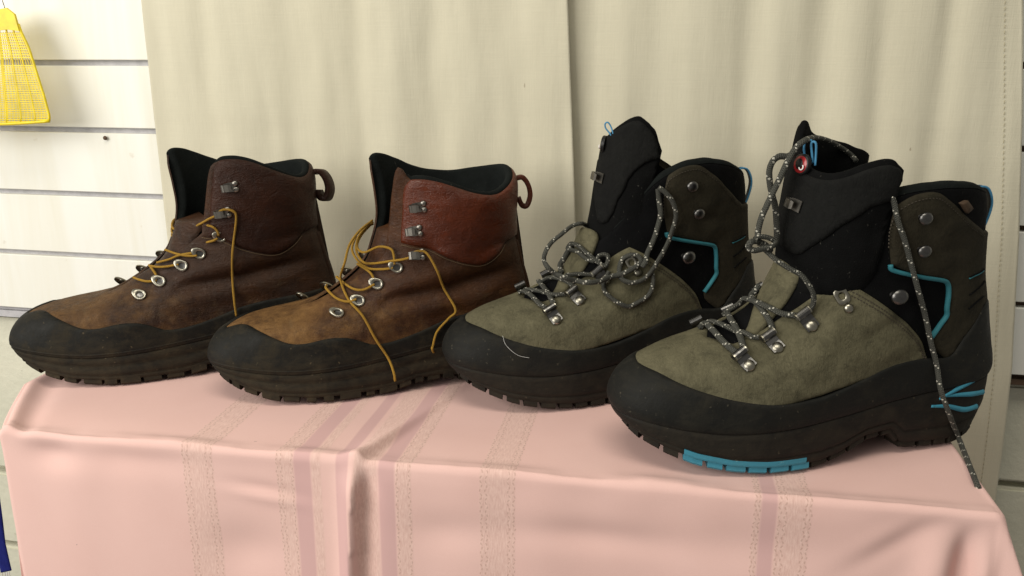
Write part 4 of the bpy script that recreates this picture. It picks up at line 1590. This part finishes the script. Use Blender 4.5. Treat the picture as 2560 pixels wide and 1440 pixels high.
class Tongue:
    """Upright curved tongue; t is the height in centimetres."""

    def __init__(s, boot, xc, rx, ry, lean=0.0):
        s.b, s.root, s.xc = boot, boot.root, np.array(xc)
        s.rx, s.ry, s.far = rx, ry, lean
        s.dents = ()
        th = np.linspace(-2.1, 1.6, 75)
        t = np.linspace(9, 25.5, 80)
        T, TH = np.meshgrid(t, th, indexing="ij")
        s.bvh = BVHTree.FromPolygons([Vector(q) for q in s.S(TH, T).reshape(-1, 3)], grid_faces(80, 75))

    def S(s, th, t):
        th, t = np.broadcast_arrays(np.asarray(th, float), np.asarray(t, float))
        z = t / 100.0
        xc = np.interp(z, s.xc[:, 0], s.xc[:, 1])
        rx = np.interp(z, s.rx[:, 0], s.rx[:, 1])
        ry = np.interp(z, s.ry[:, 0], s.ry[:, 1])
        w = 0.0015 * wob(th * 4.5, z * 90, 12, 4)
        return np.stack([xc + (rx * (1 + s.far * smoothstep(0.2, 1.3, th)) + w) * (1 - np.cos(th)), (ry + w) * np.sin(th), z], -1)

    def N(s, th, t):
        a = s.S(np.asarray(th) + .02, t) - s.S(np.asarray(th) - .02, t)
        b = s.S(th, np.asarray(t) + .02) - s.S(th, np.asarray(t) - .02)
        n = np.cross(b, a)
        return n / np.maximum(np.linalg.norm(n, axis=-1, keepdims=True), 1e-12)

    def uv(s, px, py):
        p, n, _ = s.b.hit(px, py, s.bvh)
        xc, rx, ry = (np.interp(p[2], q[:, 0], q[:, 1]) for q in (s.xc, s.rx, s.ry))
        return (math.atan2(p[1] / ry, 1 - (p[0] - xc) / rx), p[2] * 100)

    def uvs(s, pts):
        return np.array([s.uv(*q) for q in pts])


def grey_boot(b, sp):
    root = b.root
    layers = [(0, -.003), (0, .0014), (.05, .0026), (.22, .0028), (.40, .0030), (.60, .0034), (.68, .0032), (.73, .0018), (.77, .0026), (.94, .0020), (1, .0004)]
    sole = make_sole(b, zb_grey, layers, M["grey_sole"], .005)
    blue = lambda c: M["blue"] if (sp["blue"] and .040 < c[0] < .131 and c[1] < 0) else M["grey_sole"]
    make_lugs(b, sole, zb_grey, .005, [(-1, 1)], blue, lug=.0120, gap=.0036, rise=.0014, out=.0010, jitter=.18, seed=b.seed, inset=.016)
    if sp["blue"]:
        th, pp, nr = outline(b)
        k = np.where((pp[:, 0] / b.k > .040) & (pp[:, 0] / b.k < .133) & (pp[:, 1] < 0))[0]
        rows = []
        for f, o_ in ((.0108, .0006), (.0106, .0028), (.0075, .0027), (.0062, .0023), (.0060, .0)):
            q = pp[k].copy()
            q[:, :2] += nr[k] * o_
            q[:, 2] = zb_grey(q[:, 0] / b.k) * b.k + f
            rows.append(q)
        mesh_obj("tread_band", np.vstack(rows), grid_faces(5, len(k)), M["blue"], sole, False)
    # black softshell body
    tth = np.linspace(-math.pi, math.pi, 140)

    def top(th):
        w = np.mod(np.asarray(th, float) + math.pi, 2 * math.pi) - math.pi
        xs = [0, .5, .8, 1.0, 1.2, 1.45, 1.8, 2.2, 2.6, math.pi]
        nr = soft_interp(-w, xs, sp["rim"])
        fr = soft_interp(w, xs, [9.2, 9.6, 10.6, 11.6, 12.0, 12.0, 11.9, 11.8, 11.8, 11.8])
        return np.where(w < 0, nr, fr)

    hi = np.stack([tth, top(tth)], 1)
    lo = np.stack([tth, np.full(140, .4)], 1)
    b.panel("ankle_shell", np.vstack([lo, hi[::-1]]), M["softshell"], off=.0, edge=.002)
    lining(b, "collar_lining", top, -.62, -2 * math.pi + .62, 3.0, .0095, M["lining"], 1.0, n=180, ease=.25)
    # rubber rand with raised heel counter
    b.panel("rubber_rand", band_loop(RAND_G, 0.0), M["grey_rand"], off=.0029, edge=.0030, sink=-.0020)
    # suede vamp with the throat notch, both sides
    th_n, ve = smooth_curve(THROAT_G, 40, 2), smooth_curve(VEDGE_G, 40, 2)
    mir = lambda c: np.stack([-c[:, 0], c[:, 1]], 1)
    end = ve[-1]
    low = np.stack([np.linspace(end[0], -end[0], 80), np.full(80, max(1.0, end[1] - 1.2))], 1)
    low[:, 1] = np.interp(np.abs(low[:, 0]), [0, .8, abs(end[0])], [1.5, 1.5, end[1]])
    loop = np.vstack([low, mir(ve)[::-1][1:], mir(th_n)[::-1][1:], [(0.0, th_n[0, 1] - .05)], th_n, ve[1:-1]])
    vamp = b.panel("suede_vamp", loop, M["suede"], off=.0019, edge=.0022, sink=-.0010)
    for k, dv in ((0, .0), (1, .16)):
        off = ve + np.array([0.0, -.22 - dv])
        off = off[off[:, 1] > 1.5]
        stitches(b, "stitching", off, b.S, b.N, M["stitch"], vamp, .0024, .0013, .0005, .0021)
    # suede tab on the tongue inside the throat
    tp = smooth_curve(np.vstack([TPATCH, TPATCH[:1]]), 80, 2)
    b.panel("tongue_tab", tp, M["suede"], off=.0028, edge=.003, sink=-.0016)
    # ankle collar suede, both sides
    for sgn in (1, -1):
        up, lw = spline(COL_G, 70), np.vstack([spline(COL_LOW[:4], 20), spline(COL_LOW[3:7], 16)[1:], spline(COL_LOW[6:8], 6)[1:], spline(COL_LOW[7:10], 10)[1:], spline(COL_LOW[9:], 20)[1:]])
        up[:, 1] += sp["lift"] * smoothstep(10.8, 12.2, up[:, 1])
        lp = np.vstack([up, [(-math.pi, up[-1, 1] - .15), (-math.pi, lw[-1, 1] + .1)], lw[::-1][:-1]])
        lp = lp * np.array([sgn, 1])
        pn = b.panel("ankle_panel", lp, M["suede_dark"], off=.0021, edge=.0026, sink=-.0011)
        up2 = up[12:] * np.array([sgn, 1]) + np.array([0.0, -.28])
        stitches(b, "stitching", up2, b.S, b.N, M["stitch"], pn, .0026, .0014, .00045, .0022)
        skin_tube(b, "teal_piping", PIPE_G * np.array([sgn, 1]), .0020, M["teal"], pn, .0012, .8, 90)
        for sl in SLITS:
            skin_tube(b, "vent_slit", sl * np.array([sgn, 1]), .0011, M["softshell"], pn, .0021, .6, 14, 6)
        skin_tube(b, "teal_insert", (SLITS[0] * .9 + SLITS[0][0] * .1) * np.array([sgn, 1]) + np.array([0, -.06]), .0009, M["teal"], pn, .0024, .6, 12, 6)
    # dome hooks on the collar, lace lock below
    for (px, py) in sp["domes"]:
        p, n, _ = b.hit(px, py)
        x = px_dir(b, p, n, (1, .1))
        for sgn in (1, -1):
            m = np.array([1, sgn, 1])
            add_part("dome_hook", ME_DOME, M["dark_metal"], root, frame_at(p * m + n * m * .0016, n * m, x * m) @ Matrix.Scale(.92, 4))
    p, n, _ = b.hit(*sp["lock"])
    for sgn in (1, -1):
        m = np.array([1, sgn, 1])
        add_part("lace_lock", ME_DOME, M["badge_black"], root, frame_at(p * m + n * m * .0002, n * m, np.array([1., 0, 0])) @ Matrix.Scale(1.15, 4))
    # lace clamps
    for (rx, ry), (sx, sy) in sp["clamps"]:
        p, n, _ = b.hit(rx, ry)
        x = px_dir(b, p, n, (sx - rx, sy - ry))
        for sgn in (1, -1):
            m = np.array([1, sgn, 1])
            q, nn, xx = p * m + n * m * .0020, n * m, x * m
            f = frame_at(q, nn, xx)
            o = add_part("lace_clamp", ME_RIVET, M["metal"], root, f @ Matrix.Scale(1.12, 4))
            add_part("sleeve", ME_SLEEVE, M["dark_metal"], o, Matrix.Translation((.0022, 0, 0.0002)))
            if sgn == 1:
                for yy in (-.0046, .0046):
                    add_part("sleeve_rim", ME_RIM, M["metal"], o, Matrix.Translation((.0022, yy, 0.0002)))
    # holed plate at the top of the throat
    (ax_, ay_), (bx_, by_) = sp["plate"]
    p, n, _ = b.hit(ax_, ay_)
    x = px_dir(b, p, n, (bx_ - ax_, by_ - ay_))
    for sgn in (1, -1):
        m = np.array([1, sgn, 1])
        o = add_part("holed_plate", ME_PLATE, M["metal"], root, frame_at(p * m + n * m * .0018, n * m, x * m))
        add_part("rivet", ME_RIVET, M["metal"], o, Matrix.Translation((.0098, 0, 0.0002)) @ Matrix.Scale(.85, 4))
    # heel pull loop of black webbing with blue edges
    xb = .2775 * b.k
    pl = spline([(xb - .004, 0, .188 * b.k), (xb + .003, 0, .193 * b.k), (xb + .011, 0, .191 * b.k), (xb + .0155, 0, .180 * b.k), (xb + .013, 0, .166 * b.k), (xb + .007, 0, .153 * b.k)], 40)
    wd = np.array(sp["loop_dir"], float)
    wd /= np.linalg.norm(wd)
    lp_ = strip3d("pull_loop", pl, wd, .011, .0014, M["black_web"], root)
    for e in (-.0055, .0055):
        tube("blue_edge", pl + wd * e, .0009, M["blue_web"], lp_, 6)
    # blue streaks moulded into the heel of the sole
    me = sole.data
    bvh = BVHTree.FromPolygons([v.co for v in me.vertices], [tuple(q.vertices) for q in me.polygons])
    if not HEEL_XZ:
        for line in HEEL_PX:
            row = []
            for px, py in line:
                o, d = b.lray(px, py)
                r = bvh.ray_cast(Vector(o), Vector(d).normalized())
                q = np.array(r[0]) if r[0] is not None else b.hit(px, py)[0]
                row.append(q / b.k)
            HEEL_XZ.append(row)
    for line in HEEL_XZ:
        for sgn in (1, -1):
            pts = []
            for q in line:
                w = Vector(q * b.k * np.array([1, sgn, 1]))
                r1, r2 = bvh.find_nearest(w), b.bvh.find_nearest(w)
                r = r1 if r1[3] <= r2[3] + .002 else r2
                pts.append(np.array(r[0]) + np.array([0, sgn * .0006, 0]))
            tube("blue_streak", spline(pts, 30), .0024, M["blue"], sole, 8, rfun=lambda f: .35 + .65 * math.sin(min(f * 1.4 + .25, 1.57)))
    # tongue
    tg = sp["tongue"]
    tth = np.linspace(tg["a0"], tg["a1"], 60)
    vt = lambda th: soft_interp(th, tg["top"][:, 0], tg["top"][:, 1], 10)
    loop = np.vstack([np.stack([tth, np.interp(tth, [tg["a0"], 0, tg["a1"]], tg["bot"])], 1), np.stack([tth, vt(tth)], 1)[::-1]])
    T = tg["T"]
    tongue = panel_on(b, "tongue", loop, M["tongue_black"], T.S, T.N, .0015, .003, .0, .06, .35, root, None, False)
    # its padded inner face
    lin = lining(T, "tongue_lining", vt, tg["a0"], tg["a1"], 13.0, .0045, M["tongue_black"], .7, n=90, ease=.2)
    fl = np.vstack([spline(T.uvs(q), max(6, 8 * len(q))) for q in tg["flap"]])
    if "flap_uv" in tg:
        nf = len(fl)
        fl = tg["flap_uv"](fl)
        fl = np.vstack([fl[:nf], spline(np.vstack([fl[nf - 1:], fl[:1]]), 90)[1:-1]])
    panel_on(b, "tongue_flap", fl, M["tongue_flap"], T.S, T.N, .0036, .0025, -.0026, .05, .28, root, None, False, .0)
    # gusset between tongue and collar
    g_rows = []
    for f in np.linspace(0, 1, 14):
        row = []
        for sgn in (1,):
            for w in np.linspace(0, 1, 12):
                t0 = tg["gus_t"][0] + (tg["gus_t"][1] - tg["gus_t"][0]) * f
                a = T.S(tg["a0"] * .92, t0)
                bt = tg["gus_b"][0] + (tg["gus_b"][1] - tg["gus_b"][0]) * f
                c = b.S(-1.32, bt) + np.array([0, .004, 0])
                q = a * (1 - w) + c * w
                q = q + np.array([0, .010 * math.sin(w * math.pi) + .0025 * math.sin(w * 9 + f * 4), -.001 * math.sin(w * math.pi)])
                row.append(q)
        g_rows.append(row)
    for sgn, nm in ((1, "gusset"), (-1, "gusset")):
        v = [q * np.array([1, sgn, 1]) - np.array([0, 0, 0 if sgn == 1 else .022]) for r_ in g_rows for q in r_]
        mesh_obj(nm, v, grid_faces(14, 12), M["softshell"], root)
    # round badge with a pale mark
    p, n, _ = b.hit(*sp["badge"], T.bvh)
    if "badge_n" in sp:
        n = np.array(sp["badge_n"])
    f = frame_at(p + n * .0040, n, np.array([0, 0, 1.0]))
    bd = add_part("round_badge", ME_BADGE, M["badge_black"], tongue, f)
    add_part("badge_face", ME_BADGE_R, M["red"], bd, Matrix.Translation((0, 0, .0009)))
    add_part("badge_figure", ME_BADGE_B, M["badge_black"], bd, Matrix.Translation((.0003, .0008, .00145)))
    o = tube("badge_mark", [(.0018 * math.cos(a) - .0018, .0019 * math.sin(a) - .0026, .0024) for a in np.linspace(1.75, 5.6, 14)], .0005, M["badge_white"], bd, 6)
    # speed hook on the tongue
    p, n, _ = b.hit(*sp["thook"], T.bvh)
    add_part("speed_hook", ME_HOOK, M["dark_metal"], tongue, frame_at(p + n * .0034, n, px_dir(b, p, n, (-1, -.2))))
    for pts in sp["cords"]:
        tube("blue_cord", spline([T.b.at_y(*q) for q in pts], 30), .0009, M["blue_web"], tongue, 6, .7)
    for pts, n in sp["laces"]:
        tube("lace", lace_path(b, pts, n), .0023, M["grey_lace"], root, 10, .8)


ME_RIM = strip_mesh("sleeve_rim", _r[2:], .0011, .0010)
_sq = np.linspace(0, 2 * math.pi, 28, endpoint=False)
ME_PLATE = ring_mesh("holed_plate", [(.0062 * np.sign(math.cos(a)) * abs(math.cos(a)) ** .6, .0050 * np.sign(math.sin(a)) * abs(math.sin(a)) ** .6) for a in _sq],
                     [(.0026 * math.cos(a), .0022 * math.sin(a)) for a in _sq], .0014)
ME_BADGE = lathe_mesh("badge", [(.0074, -.002), (.0074, .0004), (.0068, .0011), (.0001, .0011)], 28)
ME_BADGE_R = lathe_mesh("badge_face", [(.0062, 0), (.0060, .0003), (.0001, .0003)], 28)
ME_BADGE_B = lathe_mesh("badge_figure", [(.0034, 0), (.0032, .0002), (.0001, .0003)], 14, 1.15)
HEEL_PX = [[(2348, 998), (2390, 975), (2425, 955), (2458, 933)], [(2364, 990), (2400, 987), (2430, 985), (2456, 980)], [(2328, 1016), (2370, 1016), (2410, 1024), (2440, 1016)]]

T4 = Tongue(b4, [(.09, .120), (.12, .123), (.14, .126), (.175, .1275), (.21, .1315), (.26, .138)], np.array([(.12, .042), (.16, .046), (.22, .047)]), np.array([(.12, .034), (.16, .040), (.22, .042)]), 0.55)
T3 = Tongue(b3, [(.09, .120), (.12, .126), (.14, .130), (.16, .134), (.19, .138), (.225, .144), (.26, .150)], np.array([(.12, .034), (.16, .038), (.22, .040)]), np.array([(.12, .028), (.16, .032), (.24, .036)]))
s = lambda lift, *pts: [("s", x, y, lift) for x, y in pts]
Yp = lambda y, *pts: [("y", a, b_, y) for a, b_ in pts]

grey_boot(b4, dict(
    blue=True, domes=[(2300, 541), (2297, 622)], lock=(2236, 738), rim=[9.2, 9.6, 10.9, 12.2, 12.75, 13.0, 13.1, 13.0, 12.6, 12.1], lift=0.0, loop_dir=(.45, 1, -.1),
    clamps=[((1871, 917), (1850, 888)), ((1942, 873), (1925, 846)), ((2027, 816), (2007, 789))], plate=((2102, 740), (2119, 771)),
    badge=(2014, 412), thook=(1998, 511),
    cords=[[(2032, 408, -.012), (2030, 385, -.012), (2028, 360, -.012), (2034, 354, -.013), (2040, 360, -.014), (2040, 385, -.014), (2038, 414, -.014)],
           [(2012, 392, -.008), (2010, 372, -.008), (2013, 356, -.008), (2022, 350, -.009), (2030, 352, -.010)]],
    tongue=dict(T=T4, a0=-1.72, a1=1.72, bot=[12.5, 12.0, 12.5], gus_t=[21.4, 14.0], gus_b=[12.9, 9.6],
                top=np.array([(-1.75, 21.2), (-1.5, 22.0), (-1.3, 21.9), (-1.0, 21.3), (-.7, 20.8), (-.4, 20.9), (-.1, 21.5), (.15, 22.2), (.40, 23.2), (.56, 24.4), (.68, 24.0), (.80, 23.2), (1.0, 22.8), (1.3, 22.3), (1.6, 21.6), (1.75, 21.2)]),
                flap=[[(2228, 500), (2180, 513), (2130, 543), (2080, 580), (2040, 610), (2010, 632)], [(2008, 633), (1990, 634), (1962, 617), (1946, 594)]],
                flap_uv=lambda f: np.vstack([f, [(.28, 15.6), (.32, 18.0), (.30, 21.8), (.05, 21.6), (-.2, 21.0), (-.4, 20.65), (-.7, 20.55), (-1.0, 21.0), (-1.3, 21.6), (-1.5, 21.7), (-1.66, 21.2), (-1.68, 19.8), (-1.68, max(f[0, 1], 18.0))]]))
    ,
    laces=[
        (s(.004, (1755, 830), (1767, 820), (1788, 838), (1807, 861), (1829, 882), (1848, 894)), 60),
        (s(.004, (1768, 820), (1786, 815), (1814, 824), (1840, 836), (1866, 842), (1885, 851), (1912, 852)), 60),
        (s(.004, (1812, 800), (1822, 790), (1833, 809), (1845, 832), (1855, 861), (1860, 884)), 60),
        (s(.005, (1818, 792), (1828, 775), (1847, 760), (1871, 755), (1899, 764), (1928, 776), (1958, 790), (1998, 794)), 80),
        (s(.003, (1933, 842), (1932, 828), (1928, 812), (1920, 796), (1908, 778), (1893, 758), (1884, 742), (1884, 726), (1890, 706)), 70),
        (s(.006, (2014, 788), (2030, 764)) + Yp(-.036, (2034, 738), (2022, 712)) + Yp(-.033, (2003, 688)) + Yp(-.029, (1975, 672)) + Yp(-.024, (1947, 655)) + Yp(-.018, (1923, 634)) + Yp(-.013, (1909, 620), (1902, 604)), 80),
        (Yp(-.012, (1900, 612), (1894, 590), (1902, 549), (1916, 516), (1933, 480), (1949, 447), (1967, 408), (1988, 372), (2011, 352)) + Yp(.006, (2036, 344)) + Yp(.022, (2069, 351)) + Yp(.032, (2102, 369)) + Yp(.036, (2128, 388)) + Yp(.030, (2140, 402)), 120),
        (Yp(-.006, (1938, 612), (1942, 588), (1941, 552), (1938, 516), (1930, 486), (1924, 452), (1924, 424), (1933, 402), (1949, 391), (1969, 391), (1988, 380)), 100),
        (Yp(-.014, (1886, 598), (1900, 592), (1920, 594), (1938, 604)) + Yp(-.020, (1930, 616), (1905, 622), (1884, 626), (1872, 618), (1878, 605)) + Yp(-.012, (1895, 604), (1915, 612), (1928, 628)), 90),
        (s(.004, (2222, 488), (2230, 503), (2239, 548), (2256, 600), (2270, 657), (2286, 723), (2303, 789), (2317, 855), (2331, 907)) + Yp(-.048, (2352, 975), (2374, 1037)) + [("z", 2397, 1096, .004), ("z", 2424, 1165, .003), ("z", 2446, 1220, -.002), ("z", 2462, 1262, -.03)], 190),
    ]))
grey_boot(b3, dict(
    blue=False, domes=[(1722, 463), (1738, 529)], lock=(1712, 640), rim=[9.2, 9.6, 10.9, 12.1, 12.8, 13.3, 13.5, 13.2, 12.6, 12.0], lift=.45, loop_dir=(.45, 1, -.1),
    clamps=[((1390, 802), (1374, 776)), ((1449, 755), (1432, 733)), ((1512, 702), (1496, 684))], plate=((1578, 657), (1594, 684)),
    badge=(1519, 362), thook=(1507, 443), badge_n=(-.75, .55, .1),
    cords=[[(1535, 350, -.012), (1524, 333, -.010), (1514, 320, -.008), (1513, 309, -.008), (1520, 306, -.009), (1527, 316, -.010), (1532, 331, -.012), (1537, 350, -.014)]],
    tongue=dict(T=T3, a0=-1.45, a1=1.25, bot=[12.5, 11.0, 12.5], gus_t=[20.6, 14.0], gus_b=[12.9, 9.6],
                top=np.array([(-1.5, 20.8), (-1.3, 22.3), (-1.1, 23.3), (-.85, 23.9), (-.6, 23.6), (-.35, 23.0), (-.1, 22.4), (.1, 21.6), (.25, 20.3), (.5, 20.1), (.9, 20.5), (1.3, 20.2)]),
                flap=[[(1646, 396), (1622, 402), (1590, 425), (1570, 450), (1560, 475), (1545, 500), (1536, 530), (1525, 551)], [(1522, 555), (1510, 559), (1499, 552), (1496, 540)]],
                flap_uv=lambda f: np.vstack([f, [(.02, 17.5), (.06, 19.5), (.06, 21.5), (-.1, 22.1), (-.35, 22.7), (-.6, 23.3), (-.85, 23.6), (-1.1, 23.0), (-1.3, 22.0), (-1.40, 20.8)]]))
    ,
    laces=[
        (Yp(.008, (1480, 590), (1476, 573), (1463, 562)) + Yp(0, (1451, 559), (1430, 565)) + Yp(-.008, (1403, 586), (1380, 605)) + Yp(-.016, (1365, 627), (1360, 650)) + Yp(-.024, (1370, 669), (1388, 684)) + Yp(-.032, (1413, 694), (1442, 702)) + Yp(-.044, (1467, 706), (1499, 703)) + s(.007, (1526, 695), (1551, 688), (1572, 677), (1590, 663), (1598, 650)) + s(.005, (1590, 638), (1573, 637), (1557, 646), (1549, 661), (1547, 682), (1553, 700)) + s(.006, (1572, 708), (1592, 703), (1613, 690)) + s(.008, (1626, 669), (1638, 648), (1651, 623), (1663, 598), (1674, 567), (1681, 536), (1676, 503), (1661, 478), (1643, 464)), 260),
        (s(.005, (1643, 470), (1646, 506), (1648, 533), (1640, 566), (1629, 599), (1615, 630)) + s(.009, (1606, 652), (1598, 668)), 80),
        (s(.006, (1522, 680)) + s(.004, (1509, 712), (1511, 732), (1526, 748), (1547, 761), (1567, 765), (1590, 755), (1611, 740), (1622, 723), (1628, 702), (1626, 682)), 100),
        (s(.004, (1300, 742), (1312, 738), (1322, 741), (1334, 750), (1349, 767), (1368, 780)), 50),
        (s(.004, (1318, 733), (1334, 734), (1359, 738), (1384, 744), (1420, 742)), 50),
        (s(.004, (1352, 712), (1359, 721), (1372, 738), (1382, 759), (1386, 772)), 50),
        (s(.004, (1356, 715), (1380, 702), (1410, 705), (1432, 718), (1440, 730)), 50),
        (s(.005, (1412, 690), (1410, 672), (1420, 655)) + s(.006, (1445, 615), (1434, 630), (1453, 634), (1472, 650), (1490, 657)), 60),
        (s(.006, (1438, 622), (1453, 617), (1476, 638), (1497, 657), (1513, 667), (1520, 655), (1521, 641), (1509, 638), (1498, 648)) + s(.004, (1505, 672), (1497, 684)), 80),
        (s(.004, (1420, 694), (1445, 690), (1470, 689), (1492, 690)), 40),
    ]))

# small woven tag on the collar of the boot with the trailing lace, and a stray hair on its mate's toe
tg_uv = b4.uvs([(2396, 507), (2410, 500), (2424, 520), (2412, 532)])
b4.panel("woven_tag", np.vstack([spline(np.vstack([tg_uv[i], tg_uv[(i + 1) % 4]]), 6)[:-1] for i in range(4)]), M["tag_tan"], off=.0032, edge=.001, sink=-.003)
tube("stray_hair", lace_path(b3, s(.0040, (1258, 842), (1264, 860), (1282, 878), (1300, 888), (1322, 892)), 40),   .00012, M["badge_white"], b3.root, 5)
